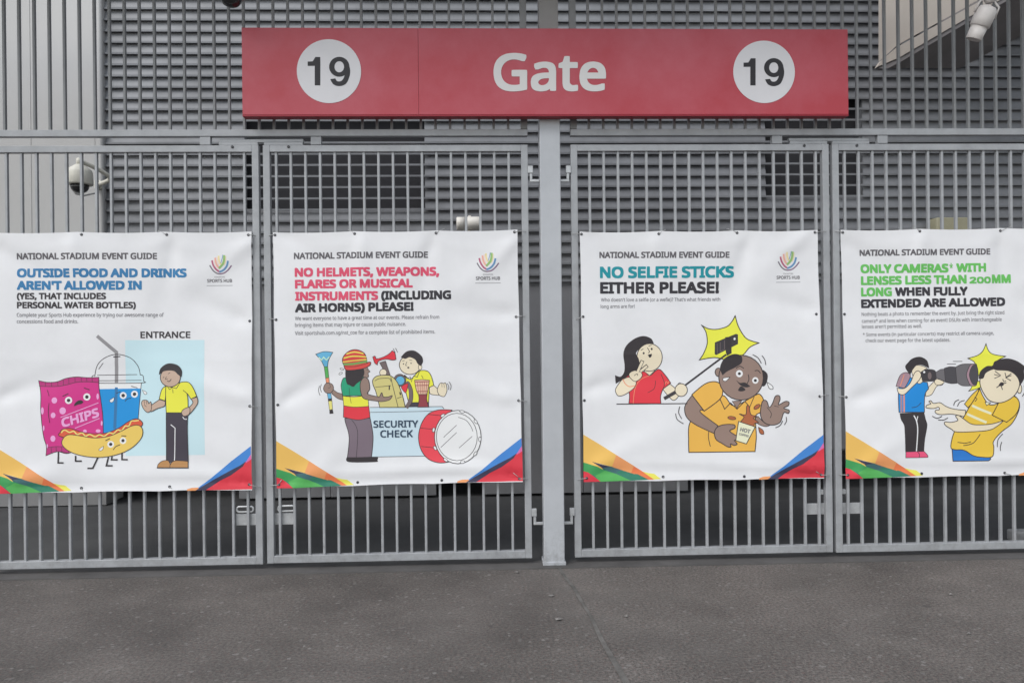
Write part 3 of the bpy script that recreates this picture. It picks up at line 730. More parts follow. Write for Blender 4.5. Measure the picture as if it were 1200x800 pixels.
    def corners(self):
        tl, tr, br, bl = self.c
        k = 0.985
        def B(pts): return [(bl[0] + (x / 10 + 315 - 324.7) * k, bl[1] + (y / 10 + 500 - 571.2) * k) for x, y in pts]
        ops = [('p', 'teale', B([(93, 480), (190, 475), (560, 560), (850, 650), (925, 680), (640, 696), (290, 709), (96, 713)])), ('p', 'o1', B([(93, 150), (300, 275), (560, 438), (700, 525), (500, 560), (430, 530), (190, 470), (93, 484)])),
               ('p', 'o2', B([(480, 390), (560, 438), (800, 590), (700, 618), (560, 580), (430, 530)])),
               ('p', 'o3', B([(690, 525), (800, 590), (850, 620), (930, 680), (870, 684), (740, 620), (660, 606)])),
               ('p', 'yel', B([(790, 585), (860, 604), (930, 612), (1010, 673), (930, 681), (840, 620)])),
               ('p', 'o1', B([(93, 484), (190, 470), (300, 530), (330, 570), (200, 540)])),
               ('p', 'nv', B([(190, 470), (320, 505), (420, 530), (480, 560), (420, 580), (340, 560)])),
               ('p', 'teald', B([(320, 545), (420, 530), (560, 575), (560, 640), (450, 610)])),
               ('p', 'teale', B([(480, 600), (545, 572), (700, 618), (850, 685), (640, 696)])),
               ('p', 'gr2', B([(93, 480), (260, 530), (350, 580), (240, 640), (93, 590)])),
               ('p', 'gr1', B([(230, 640), (350, 578), (480, 615), (655, 694), (290, 709)])),
               ('p', 'rd', B([(93, 585), (150, 600), (220, 650), (295, 708), (96, 714)]))]
        self.art('corner_graphic', ops, 0.0003)
        def D(pts): return [(br[0] + (x / 10.66 + 540 - 612.2) * k, br[1] + (y / 10.66 + 500 - 564.3) * k) for x, y in pts]
        ops = [('p', 'rd', D([(755, 140), (770, 676), (180, 688), (60, 692), (300, 560), (650, 350)])), ('p', 'o2', D([(-60, 680), (0, 660), (105, 655), (50, 694), (-60, 698)])),
                ('p', 'bl', D([(753, 130), (757, 250), (690, 330), (640, 372), (500, 440), (300, 560), (100, 668), (80, 660), (250, 535), (500, 325)])),
                ('p', 'nv', D([(690, 325), (655, 385), (500, 500), (360, 570), (180, 690), (50, 694), (100, 660), (300, 545), (500, 435), (610, 380)])),
                ('p', 'rd', D([(762, 285), (770, 676), (180, 688), (370, 565), (500, 508), (600, 450), (660, 385)])),
                ('p', 'rose', D([(757, 230), (762, 295), (690, 345), (700, 320)]))]
        return self.art('corner_graphic', ops, 0.0003)
    def logo(self, cx, cy, tx0, tx1, ty, k=1.0):
        s = 14.54 / k; ox, oy = cx - 365 / s, cy - 330 / s
        A = lambda c, w, p: ('l', c, w, p)
        ops = [('at', ox, oy, s), A('lgry', 1.5, [(200, 350), (250, 430), (310, 478), (365, 490)]), A('lpur', 1.5, [(365, 490), (440, 475), (510, 420), (562, 352)]),
               A('llite', 1.1, [(262, 262), (290, 340), (350, 410)]), A('lmar', 2.0, [(236, 270), (258, 345), (310, 420), (365, 455)]), A('lblu', 2.2, [(365, 455), (430, 425), (485, 360), (508, 278)]),
               A('lsal', 2.0, [(290, 225), (300, 290), (325, 350), (360, 388)]), A('llite', 1.6, [(322, 205), (330, 280), (350, 330)]), A('lyel', 1.9, [(348, 190), (352, 245), (370, 300), (390, 330)]),
               A('lgrn', 2.6, [(442, 185), (440, 260), (415, 330), (360, 390)]), A('lyel', 0.9, [(470, 190), (465, 280), (440, 340)]), A('lblu', 0.7, [(420, 170), (410, 230), (385, 310)])]
        ops += [('at', 0, 0, 1), ('l', 'small', 0.5, [(tx0 - 0.5, ty + 3.6), (tx1 + 0.5, ty + 3.3)])]
        self.art('logo', ops, 0.0004)
        self.text('logo_lettering', [('SPORTS HUB', tx0, ty, tx1, ty - 0.3, 3.9, 'hdr', 0.12), ('SINGAPORE', (tx0 + tx1) / 2 - 6, ty - 5.6, (tx0 + tx1) / 2 + 6, ty - 5.7, 1.7, 'small', 0)])

def eye(x, y, r, p, w='white'): return [('e', w, x, y, r, r), ('e', 'ink', x, y, p, p)]
INKW = 0.85

# --- banner 1: food and drinks
b1 = Banner((-10, 272.6), (294.8, 271.2), (296.2, 573.4), (-6, 578.2), 1, 'white banner with a blue heading, a crisp packet, a cup and a hot dog')
b1.text('heading', [('NATIONAL STADIUM EVENT GUIDE', 20.1, 304.2, 184.4, 303.9, 7.5, 'hdr', 0.42)])
b1.text('title', [('OUTSIDE FOOD AND DRINKS', 20.7, 325.2, 218.8, 325.1, 10.5, 'blue', 0.84), ("AREN'T ALLOWED IN", 20.7, 339.8, 166.6, 339.6, 10.6, 'blue', 0.84),
                  ('(YES, THAT INCLUDES', 20.7, 350.8, 124.8, 350.7, 7.6, 'dark', 0.5), ('PERSONAL WATER BOTTLES)', 20.7, 361.3, 159.7, 361.3, 7.6, 'dark', 0.5)])
b1.text('small_print', [('Complete your Sports Hub experience by trying our awesome range of', 20.4, 371.2, 191.7, 371, 4.4, 'small', 0.08), ('concessions food and drinks.', 20.4, 378.8, 92, 378.7, 4.4, 'small', 0.08)])
b1.text('entrance_lettering', [('ENTRANCE', 164.6, 396.2, 223, 396.0, 7.8, 'dark', 0.35)])
b1.logo(257.4, 309.8, 242.6, 271.6, 331.0)
b1.corners()
J = 's'
ops = [('p', 'panel', [(147, 398.5), (239.5, 398.2), (240.5, 532.5), (147, 534)])]
ops += [('at', 0, 400, 3.871), ('l', 'straw', 4.0, [(446, -22), (529, 49), (526, 210)], False),
        ('p', 'white', [(438, 188), (640, 186), (636, 216), (440, 216)]), ('p', 'cup', [(438, 216), (636, 213), (624, 400), (450, 420)]),
        ('l', 'strawb', 3.4, [(526, 212), (519, 392)], False),
        ('l', 'ink', 0.8, [(640, 188), (622, 400)], False), ('l', 'ink', 0.8, [(440, 188), (448, 300)], False),
        ('l', 'ink', 0.8, [(428, 158), (440, 110), (475, 75), (530, 58), (590, 74), (625, 112), (635, 152)]),
        ('l', 'ink', 0.8, [(428, 154), (416, 158), (416, 182), (426, 189), (640, 188), (650, 178), (648, 156), (636, 151)]),
        ('l', 'ink', 0.7, [(440, 153), (620, 150)], False), ('l', 'ink', 0.7, [(440, 178), (640, 176)], False), ('l', 'ink', 0.7, [(447, 125), (468, 98)], False), ('l', 'ink', 1.2, [(516, 70), (545, 68)], False)]
ops += [('at', 40, 430, 6.157)] + eye(640, 205, 25, 13) + eye(722, 195, 25, 13) + [('l', 'ink', 0.8, [(592, 188), (620, 178)]), ('l', 'ink', 0.8, [(698, 138), (742, 150)]), ('l', 'ink', 0.8, [(655, 245), (672, 228), (697, 224)]),
        ('f', 'white', [(575, 218, J), (570, 245), (552, 255), (543, 240)], 0.5), ('f', 'white', [(780, 166, J), (806, 178), (812, 192), (795, 195)], 0.5)]
ops += [('f', 'magenta', [(28, 98, J), (90, 110), (160, 106), (225, 82), (300, 71), (380, 76), (464, 74, J), (466, 150), (480, 250), (492, 350), (497, 480, J), (380, 560), (250, 620), (170, 608), (88, 637, J), (90, 570), (72, 510), (58, 420), (48, 310), (46, 200)], INKW),
        ('f', 'crimp', [(28, 98, J), (90, 110), (160, 106), (225, 82), (300, 71), (380, 76), (464, 74, J), (464, 112, J), (380, 106), (300, 110), (230, 128), (150, 140), (34, 138, J)], 0.7),
        ('f', 'crimp', [(92, 580, J), (160, 572), (250, 575, J), (250, 620, J), (170, 608), (88, 637, J)], 0.6)]
for (x, y0, y1) in ((75, 108, 138), (120, 108, 138), (165, 104, 136), (205, 90, 132), (245, 78, 122), (290, 72, 110), (335, 73, 106), (375, 76, 106), (415, 77, 108), (125, 580, 622), (160, 574, 608), (200, 576, 610)): ops.append(('l', 'ink', 0.5, [(x, y0), (x + 2, y1)]))
for (x, y, rx, ry) in ((145, 240, 20, 22), (137, 347, 17, 20), (205, 315, 23, 25), (137, 515, 18, 22), (456, 212, 9, 22), (60, 315, 10, 26), (460, 460, 18, 12), (365, 462, 14, 12), (485, 405, 7, 18), (70, 440, 6, 20), (97, 568, 5, 15)): ops.append(('e', 'spot', x, y, rx, ry))
ops += eye(247, 240, 26, 13) + eye(378, 215, 26, 13)
ops += [('l', 'ink', 0.9, [(205, 210), (243, 192)]), ('l', 'ink', 0.9, [(358, 150), (395, 163)]), ('f', 'ink', [(285, 280), (300, 252), (330, 238), (352, 250), (340, 264), (310, 271)], 0),
        ('l', 'spot', 0.9, [(192, 362), (460, 258)], False), ('l', 'spot', 0.9, [(295, 440), (468, 370)], False), ('l', 'ink', 0.6, [(92, 165), (107, 208)]), ('l', 'ink', 0.6, [(107, 260), (103, 330), (113, 400)]),
        ('f', 'sausage', [(192, 500), (190, 468), (205, 448), (260, 442), (330, 465), (420, 480), (520, 474), (610, 438), (680, 392), (735, 372), (772, 388), (778, 420), (700, 470), (400, 540)], INKW),
        ('l', 'mustard', 1.3, [(198, 472), (212, 455), (228, 456), (255, 470), (285, 462), (310, 485), (345, 475), (370, 497), (400, 485), (440, 502), (470, 487), (505, 498), (540, 473), (570, 480), (600, 453), (630, 458), (655, 425), (682, 425), (700, 390), (725, 388), (752, 384)]),
        ('f', 'bun', [(205, 560), (210, 515), (250, 487), (330, 495), (430, 510), (530, 500), (620, 465), (700, 425), (755, 420), (783, 455), (770, 515), (700, 585), (600, 630), (480, 650), (360, 640), (260, 608)], INKW)]
ops += eye(552, 556, 24, 12) + eye(640, 530, 24, 12)
ops += [('l', 'ink', 1.0, [(515, 530), (545, 515)]), ('l', 'ink', 1.0, [(630, 495), (662, 497)]), ('l', 'ink', 0.9, [(572, 595), (588, 573), (618, 560)]), ('f', 'white', [(500, 570, J), (497, 590), (480, 603), (468, 592)], 0.5)]
for leg in ([(178, 614), (178, 688), (214, 688)], [(302, 640), (302, 676), (343, 676)], [(460, 652), (425, 728), (390, 728)], [(536, 650), (522, 710), (564, 710)], [(562, 647), (558, 667), (600, 667)], [(634, 622), (634, 666), (673, 666)]): ops.append(('l', 'ink', 1.7, leg, False))
ops += [('at', 155, 415, 5.711), ('f', 'yellow', [(228, 215), (200, 235), (182, 298, J), (222, 310, J), (228, 255)], INKW), ('f', 'skin', [(185, 302, J), (222, 313, J), (218, 345), (170, 362), (125, 382), (118, 350), (140, 332)], INKW),
        ('f', 'skin', [(62, 330), (66, 312), (78, 306), (92, 306), (104, 312), (112, 330), (122, 316), (128, 330), (128, 372), (105, 388), (85, 376), (70, 354)], 0.7), ('l', 'ink', 0.5, [(80, 312), (84, 340), (96, 350)]), ('l', 'ink', 0.5, [(95, 310), (98, 335)]),
        ('f', 'skin', [(395, 296, J), (438, 286, J), (440, 330), (385, 400), (348, 410), (334, 385), (355, 365), (385, 352), (410, 322)], INKW),
        ('f', 'yellow', [(228, 214), (265, 220), (320, 190), (375, 185), (408, 215), (436, 280, J), (396, 298, J), (372, 262), (376, 300), (378, 390, J), (230, 390, J)], INKW),
        ('l', 'ink', 0.7, [(240, 218), (252, 235), (272, 222), (300, 228), (322, 192)], False), ('l', 'ink', 0.6, [(274, 232), (276, 258)]), ('l', 'ink', 0.7, [(372, 262), (345, 240)]),
        ('e', 'skin', 258, 155, 68, 62, INKW), ('f', 'ink', [(182, 135, J), (190, 98), (225, 68), (265, 62), (310, 76), (335, 112), (332, 150, J), (312, 135), (285, 112), (250, 107), (215, 112), (195, 125)], 0.4),
        ('l', 'ink', 0.6, [(243, 130), (256, 123)]), ('l', 'ink', 0.6, [(208, 158), (216, 150)]), ('l', 'ink', 0.6, [(232, 150), (225, 166), (240, 165)]), ('l', 'ink', 0.8, [(238, 178), (252, 181), (264, 166)]),
        ('f', 'trouser', [(230, 390, J), (378, 390, J), (372, 470), (376, 720, J), (230, 720, J)], INKW), ('l', 'white', 1.0, [(262, 470), (290, 492), (285, 708)], False), ('l', 'white', 0.9, [(342, 418), (354, 432), (368, 432)]),
        ('f', 'skin', [(334, 385), (355, 362), (388, 356), (385, 398), (348, 412)], 0.7),
        ('f', 'shoe', [(172, 756, J), (176, 735), (205, 712), (245, 712), (262, 756, J)], 0.7), ('f', 'shoe', [(255, 756, J), (260, 730), (290, 710), (375, 714, J), (377, 756, J)], 0.7), ('l', 'ink', 1.2, [(170, 757), (378, 757)], False)]
b1.art('illustration', ops)
b1.text('packet_lettering', [('CHIPS', 73.0, 501.0, 116.3, 488.2, 11.0, 'spot', 0.7, 0.12, 0.0026)])
b1.eyelets([(97, 275.2), (195.6, 275), (291, 275.2), (292.3, 376), (293.2, 475.5), (95.5, 571.5), (199, 569.8), (292.6, 567)])
b1.ties([(97, 275.2, 91, 271), (195.6, 275, 185, 270.5), (291, 275.2, 299, 276), (293.2, 475.5, 302, 477), (292.6, 567, 305, 571), (95.5, 571.5, 101, 577), (199, 569.8, 206, 575)])

# --- banner 2: helmets, weapons, instruments
b2 = Banner((319.8, 272.2), (606.3, 269.3), (612.6, 564.0), (324.6, 571.6), 2, 'white banner with a pink heading, a security desk and a red drum')
b2.text('heading', [('NATIONAL STADIUM EVENT GUIDE', 344.7, 303.8, 501.5, 302.2, 7.5, 'hdr', 0.42)])
b2.text('title', [('NO HELMETS, WEAPONS,', 345.7, 324.6, 514.8, 323.3, 10.6, 'pink', 0.84), ('FLARES OR MUSICAL', 346, 338.3, 483.9, 337, 10.4, 'pink', 0.84), ('INSTRUMENTS', 346.2, 352.4, 443.5, 351.6, 10.4, 'pink', 0.84),
                  ('(INCLUDING', 447, 351.4, 528.7, 350.6, 10.4, 'black', 0.84), ('AIR HORNS) PLEASE!', 346, 366.2, 484.8, 364.2, 10.4, 'black', 0.84)])
b2.text('small_print', [('We want everyone to have a great time at our events. Please refrain from', 346, 375.2, 514.8, 373.4, 4.3, 'small', 0.08), ('bringing items that may injure or cause public nuisance.', 346, 383, 475.9, 381.6, 4.3, 'small', 0.08),
                        ('Visit sportshub.com.sg/nst_coe for a complete list of prohibited items.', 346, 392.4, 510, 390.6, 4.3, 'small', 0.08)])
b2.logo(570.6, 307.2, 557.6, 586, 328.2)
b2.corners()
ops = [('at', 430, 400, 5.336), ('p', 'desk', [(20, 412), (470, 406), (482, 420), (460, 718), (25, 722)]), ('l', 'ink', 0.7, [(20, 412), (470, 406), (482, 420)], False), ('l', 'ink', 0.6, [(20, 443), (410, 435)], False), ('l', 'ink', 0.7, [(25, 722), (380, 716)], False),
       # guard
       ('f', 'pale', [(392, 282, J), (415, 274), (445, 300), (452, 325), (470, 335), (440, 335), (395, 325)], 0.7),
       ('f', 'pale', [(440, 300), (455, 265), (468, 258), (478, 262), (490, 258), (498, 275), (500, 310), (485, 342), (462, 340), (448, 328)], 0.7), ('l', 'ink', 0.45, [(468, 262), (470, 285)]), ('l', 'ink', 0.45, [(482, 264), (484, 288)]),
       ('p', 'trouser', [(258, 378), (388, 378), (388, 409), (255, 410)]),
       ('f', 'yellow', [(232, 212), (272, 236), (325, 186), (375, 184), (402, 215), (418, 274, J), (390, 286, J), (386, 380, J), (262, 382, J), (240, 300)], INKW),
       ('l', 'ink', 0.7, [(236, 214), (252, 232), (272, 222), (278, 252), (292, 215), (315, 222), (328, 188)], False), ('l', 'ink', 0.6, [(342, 212), (352, 232)]),
       ('e', 'pale', 270, 146, 67, 60, INKW), ('e', 'pale', 333, 160, 11, 18, 0.6), ('f', 'ink', [(214, 98, J), (248, 64), (295, 58), (340, 90), (350, 125), (336, 152, J), (318, 138), (302, 112), (268, 97), (240, 107)], 0.4),
       ('e', 'ink', 229, 140, 4, 4), ('e', 'ink', 276, 136, 4, 4), ('l', 'ink', 0.5, [(222, 122), (236, 118)]), ('l', 'ink', 0.5, [(266, 116), (282, 118)]), ('l', 'ink', 0.6, [(250, 128), (242, 148), (250, 150)]), ('e', 'ink', 259, 163, 7, 5),
       # megaphone, strap
       ('l', 'grey', 4.6, [(250, 258), (272, 300), (272, 365), (250, 408)]), ('l', 'ink', 0.6, [(262, 250), (285, 300), (285, 370), (262, 409)]), ('f', 'red', [(215, 282), (255, 262), (252, 295), (240, 320)], 0.6), ('e', 'grey', 206, 242, 38, 38, 0.7), ('e', 'vuv', 208, 244, 28, 28, 0.6),
       # horn held up
       ('p', 'grey', [(80, 132), (116, 122), (147, 214), (122, 214)], 0.6), ('e', 'pale', 102, 194, 22, 22, 0.7), ('f', 'red', [(38, 96, J), (52, 92), (62, 108), (105, 96), (140, 76), (158, 57, J), (176, 72), (182, 112, J), (160, 116), (120, 110), (74, 122), (66, 146, J), (48, 132)], 0.7),
       ('l', 'ink', 0.6, [(165, 45), (178, 70)]), ('l', 'ink', 0.6, [(180, 42), (192, 68)]),
       # backpack
       ('f', 'khaki', [(80, 412, J), (58, 320), (38, 268), (38, 238), (62, 216), (110, 210), (152, 216), (190, 255), (220, 330), (240, 411, J)], INKW), ('l', 'ink', 0.7, [(150, 222), (160, 270), (195, 411)]), ('l', 'ink', 0.6, [(50, 246), (78, 232), (138, 230), (150, 250)]), ('l', 'ink', 0.6, [(54, 285), (150, 276)]), ('l', 'ink', 1.4, [(140, 276), (140, 300)], False), ('l', 'ink', 0.6, [(190, 355), (216, 345)]),
       ('l', 'ink', 1.6, [(207, 318), (210, 332)], False),
       # djembe drum
       ('f', 'wood', [(322, 328, J), (377, 328, J), (374, 360), (386, 409, J), (318, 410, J), (326, 360)], 0.7), ('f', 'wood2', [(298, 242, J), (345, 238), (391, 242, J), (382, 300), (374, 330, J), (322, 330, J), (308, 300)], 0.7), ('l', 'wood', 1.0, [(300, 252), (390, 250)], False), ('l', 'wood', 0.8, [(304, 275), (386, 273)], False), ('l', 'wood', 0.8, [(314, 312), (380, 311)], False)]
for x in (316, 332, 346, 360, 376): ops.append(('l', 'wood', 0.5, [(x, 250), (345 + (x - 345) * 0.75, 325)], False))
ops += [  # bass drum
       ('f', 'drum', [(532, 428, J), (450, 427), (385, 452), (340, 515), (322, 600), (340, 680), (385, 735), (450, 757), (510, 752, J), (440, 600)], INKW), ('l', 'ink', 0.6, [(385, 455), (465, 463)]), ('l', 'ink', 0.6, [(332, 541), (412, 548)]), ('l', 'ink', 0.6, [(340, 656), (416, 664)]),
       ('e', 'white', 568, 596, 146, 166, INKW), ('e', 'white', 562, 596, 128, 148, 0.7), ('l', 'ink', 0.6, [(480, 598), (560, 523)], False), ('l', 'ink', 0.6, [(462, 662), (560, 569)], False), ('l', 'ink', 0.6, [(576, 665), (658, 592)], False), ('l', 'ink', 0.6, [(572, 473), (620, 492), (650, 530), (662, 560)])]
for (x, y, a) in ((595, 438, 10), (680, 500, 55), (706, 610, 92), (678, 700, 125), (598, 752, 170), (492, 740, 215), (426, 666, 60), (417, 552, 100), (474, 462, -35)): ops.append(('e', 'white', x, y, 15, 8, 0.6, a))
ops += [('l', 'ink', 0.6, [(502, 262), (512, 280), (510, 300)]), ('l', 'ink', 0.6, [(514, 252), (526, 275), (522, 302)]),
       # visitor with striped cap
       ('at', 365, 400, 5.336, 0), ('f', 'vuv', [(28, 80, J), (80, 63), (135, 68, J), (108, 118), (102, 157, J), (80, 158, J), (62, 120)], 0.7), ('l', 'mint', 1.2, [(48, 100), (64, 116), (78, 98), (95, 116), (112, 96)], False), ('p', 'grn', [(80, 158), (102, 157), (109, 226), (88, 229)], 0.5), ('p', 'coral', [(88, 229), (109, 226), (112, 256), (92, 258)], 0.5),
       ('p', 'vuv', [(98, 320), (120, 318), (127, 356), (105, 359)], 0.5), ('p', 'mustard', [(106, 372), (128, 370), (132, 424), (113, 428)], 0.5), ('p', 'ink', [(103, 359), (128, 356), (129, 371), (105, 373)]), ('p', 'ink', [(113, 428), (133, 425), (138, 450), (113, 452)]),
       ('f', 'brown', [(128, 292, J), (160, 318), (192, 326, J), (200, 366, J), (165, 356), (128, 326, J)], 0.7), ('f', 'brown', [(76, 300), (80, 276), (92, 262), (106, 258), (130, 268), (138, 295), (120, 322), (92, 320)], 0.7), ('l', 'ink', 0.45, [(112, 262), (118, 285), (104, 292)]),
       ('l', 'ink', 0.6, [(62, 268), (55, 292), (64, 316)]), ('l', 'ink', 0.6, [(50, 278), (44, 305), (54, 336)]), ('e', 'white', 182, 200, 12, 6, 0.5, -30), ('e', 'white', 190, 172, 12, 5, 0.5, 15),
       ('f', 'plum', [(208, 480, J), (366, 478, J), (385, 595), (374, 728, J), (224, 728, J), (236, 600), (212, 505)], INKW), ('l', 'ink', 0.6, [(252, 492), (288, 560), (280, 722)]), ('f', 'ink', [(222, 724, J), (300, 724), (405, 722), (410, 740), (398, 752), (235, 752)], 0.4),
       ('f', 'teal2', [(196, 235), (220, 225), (330, 222), (352, 262), (352, 338, J), (197, 340, J), (185, 280)], 0.7), ('f', 'yellow', [(196, 340, J), (270, 346), (353, 334, J), (357, 405, J), (270, 410), (201, 401, J)], 0.6), ('f', 'red', [(201, 401, J), (270, 410), (358, 405, J), (366, 474, J), (290, 490), (199, 472, J)], 0.7), ('l', 'ink', 0.5, [(236, 290), (240, 340), (248, 385)]),
       ('f', 'brown', [(322, 168, J), (345, 160), (358, 178), (366, 188), (354, 198), (358, 218), (340, 228), (318, 214, J)], 0.6), ('l', 'ink', 0.5, [(345, 176), (352, 180)]),
       ('f', 'ink', [(214, 165, J), (324, 165, J), (330, 200), (310, 240), (282, 262), (262, 282), (240, 272), (222, 262), (213, 215)], 0.4),
       ('f', 'hat', [(204, 152, J), (194, 118), (208, 84), (245, 56), (290, 52), (332, 74), (346, 112), (346, 135, J), (360, 128), (372, 132), (362, 152), (320, 170), (250, 180), (214, 176)], 0.8),
       ('l', 'yel', 1.4, [(222, 78), (270, 66), (325, 76)]), ('l', 'yel', 1.5, [(205, 104), (260, 92), (342, 96)]), ('l', 'yel', 1.2, [(198, 128), (260, 120), (345, 112)]), ('l', 'hatg', 2.6, [(204, 142), (265, 140), (345, 124)]), ('l', 'ink', 0.5, [(206, 154), (270, 156), (346, 136)]),
       ('f', 'brown', [(306, 258), (330, 224), (356, 240), (365, 295), (352, 328), (425, 346, J), (440, 320), (450, 345), (478, 346), (505, 338), (488, 364), (440, 375), (395, 370), (328, 356), (308, 315)], 0.8)]
b2.art('illustration', ops)
b2.text('desk_lettering', [('SECURITY', 437.5, 500.9, 490.0, 500.4, 8.2, 'navy', 0.3, 0, 0.0026), ('CHECK', 445.5, 512.4, 483.9, 512.0, 8.4, 'navy', 0.3, 0, 0.0026)])
b2.eyelets([(322.2, 275.4), (416, 274.2), (511, 273.2), (602.8, 272.2), (323.8, 374.5), (326, 474), (604.8, 371), (607.6, 469), (419, 565), (517.6, 562.6), (327, 567.6), (608.6, 560.5)])
b2.ties([(322.2, 275.4, 315, 276), (416, 274.2, 408, 269), (511, 273.2, 521, 268), (602.8, 272.2, 616, 271), (323.8, 374.5, 315, 373), (604.8, 371, 615, 370), (607.6, 469, 617, 470), (327, 567.6, 318, 569), (608.6, 560.5, 618, 560.8), (607, 558, 596, 550), (330, 562, 327, 568)])

# --- banner 3: selfie sticks
b3 = Banner((679, 271.6), (958.6, 269.3), (965.6, 560.2), (684.2, 564.4), 3, 'white banner with a teal heading, a selfie stick and spilled coffee')
b3.text('heading', [('NATIONAL STADIUM EVENT GUIDE', 702.3, 302.5, 854.7, 302.2, 7.3, 'hdr', 0.42)])
b3.text('title', [('NO SELFIE STICKS', 702.8, 326.1, 860.4, 325.3, 13.6, 'teal', 0.95), ('EITHER PLEASE!', 703, 344.2, 842.8, 343.6, 13.6, 'black', 0.95)])
b3.text('small_print', [("Who doesn't love a selfie (or a wefie)? That's what friends with", 704, 353.4, 844.4, 352.6, 4.1, 'small', 0.08), ('long arms are for!', 703.6, 361.2, 743.6, 360.8, 4.1, 'small', 0.08)])
b3.logo(923.0, 305.6, 909.8, 937.3, 327.2)
b3.corners()
ops = [('at', 670, 360, 3.81), ('f', 'star', [(730, 37, J), (742, 80), (765, 122), (790, 145), (836, 159, J), (795, 178), (760, 215), (700, 235), (640, 224), (570, 235, J), (590, 205), (606, 160), (600, 110), (580, 79, J), (610, 95), (650, 98), (695, 85), (718, 60)], 1.1),
       ('at', 715, 365, 6.669), ('p', 'dark', [(822, 242), (985, 175), (998, 180), (998, 252), (830, 338), (820, 330)], 0.5), ('l', 'grey', 0.6, [(838, 250), (840, 322)], False), ('l', 'grey', 0.6, [(862, 238), (862, 312), (895, 296), (895, 225)], False), ('p', 'ink', [(900, 200), (948, 195), (950, 325), (915, 345), (905, 320)]), ('e', 'white', 973, 213, 8, 10),
       ('l', 'dark', 2.2, [(905, 338), (560, 595)], False),
       # woman
       ('f', 'pale', [(410, 604, J), (468, 566, J), (520, 610), (535, 655), (500, 692), (465, 672)], 0.8), ('l', 'dark', 4.0, [(428, 676), (505, 632)], False), ('e', 'pale', 555, 612, 48, 50, 0.9), ('l', 'ink', 0.6, [(520, 582), (540, 556), (560, 565)]),
       ('f', 'red', [(146, 718, J), (150, 640), (120, 560), (100, 505), (160, 478), (270, 470), (310, 500), (380, 450), (435, 500), (474, 558, J), (412, 606, J), (394, 660), (396, 718, J)], 0.9), ('l', 'coral', 0.7, [(310, 500), (240, 530), (195, 600), (180, 715)]), ('l', 'ink', 0.6, [(355, 540), (345, 600), (295, 632)]), ('l', 'ink', 0.7, [(400, 490), (425, 560), (412, 606)]), ('l', 'coral', 0.6, [(428, 568), (440, 545), (452, 562), (462, 540)]),
       ('f', 'pale', [(268, 468, J), (310, 500, J), (350, 462, J), (330, 440), (290, 440)], 0.7), ('e', 'pale', 308, 358, 100, 108, 0.9),
       ('f', 'ink', [(340, 250, J), (320, 212), (262, 192), (192, 212), (128, 265), (104, 330), (114, 420), (110, 475), (82, 510), (40, 498, J), (46, 562, J), (95, 532), (165, 485), (226, 430), (222, 370), (200, 325), (235, 285), (285, 250)], 0.4),
       ('e', 'ink', 262, 325, 8, 9), ('e', 'ink', 325, 292, 8, 9), ('l', 'ink', 0.7, [(240, 302), (258, 292)]), ('l', 'ink', 0.7, [(302, 268), (324, 262)]), ('l', 'ink', 0.8, [(292, 284), (308, 312), (298, 322)]), ('f', 'ink', [(296, 338, J), (325, 330, J), (322, 350), (308, 358)], 0.3),
       ('f', 'pale', [(90, 535, J), (52, 588), (42, 620), (60, 655), (95, 656), (145, 630), (192, 590), (202, 545), (150, 512)], 0.8), ('l', 'coral', 1.0, [(102, 528), (118, 562), (150, 585), (196, 578)]),
       ('f', 'pale', [(148, 490), (165, 470), (200, 460), (240, 470), (252, 500), (230, 530), (195, 545), (160, 520)], 0.8), ('l', 'ink', 4.4, [(218, 462), (250, 390)], False), ('l', 'pale', 2.9, [(218, 466), (250, 392)], False), ('l', 'ink', 4.2, [(246, 458), (286, 426)], False), ('l', 'pale', 2.7, [(242, 464), (285, 428)], False), ('l', 'ink', 0.6, [(168, 462), (176, 436), (186, 462), (196, 434), (204, 462)]), ('l', 'ink', 0.6, [(190, 500), (212, 485), (215, 500)]),
       ('l', 'ink', 1.1, [(52, 722), (600, 717)], False),
       # man with coffee
       ('at', 790, 400, 5.713, 0), ('f', 'brown', [(560, 500, J), (600, 540), (640, 555), (610, 568), (560, 550), (535, 515)], 0.8),
       ('f', 'orange', [(96, 740, J), (94, 660), (102, 545), (180, 455), (320, 360), (400, 430), (540, 360), (575, 355), (598, 400), (582, 475, J), (545, 495), (545, 570), (548, 640), (540, 735, J)], 1.1), ('l', 'ink', 0.9, [(232, 590), (228, 640), (240, 700)]),
       ('f', 'brown', [(120, 360, J), (202, 464, J), (178, 458), (182, 480), (292, 562, J), (268, 615, J), (150, 560), (85, 510), (68, 450), (85, 405)], 1.0), ('f', 'orange', [(118, 356, J), (200, 288), (265, 268), (310, 285), (326, 335), (302, 390), (200, 465, J)], 1.1),
       ('f', 'brown', [(388, 400, J), (420, 445, J), (452, 395, J)], 0.7), ('l', 'ink', 1.0, [(308, 388), (338, 452), (378, 410), (420, 452), (472, 400), (490, 420), (492, 470)], False), ('l', 'ink', 0.8, [(535, 368), (500, 450)]),
       ('e', 'brown', 298, 206, 22, 28, 1.0), ('f', 'ink', [(585, 195), (612, 205), (624, 235), (612, 285), (590, 298), (575, 260)], 0.4), ('e', 'brown', 448, 242, 148, 150, 1.1),
       ('f', 'ink', [(326, 225, J), (310, 175), (338, 115), (400, 85), (448, 98), (452, 140), (410, 172), (355, 200)], 0.4)]
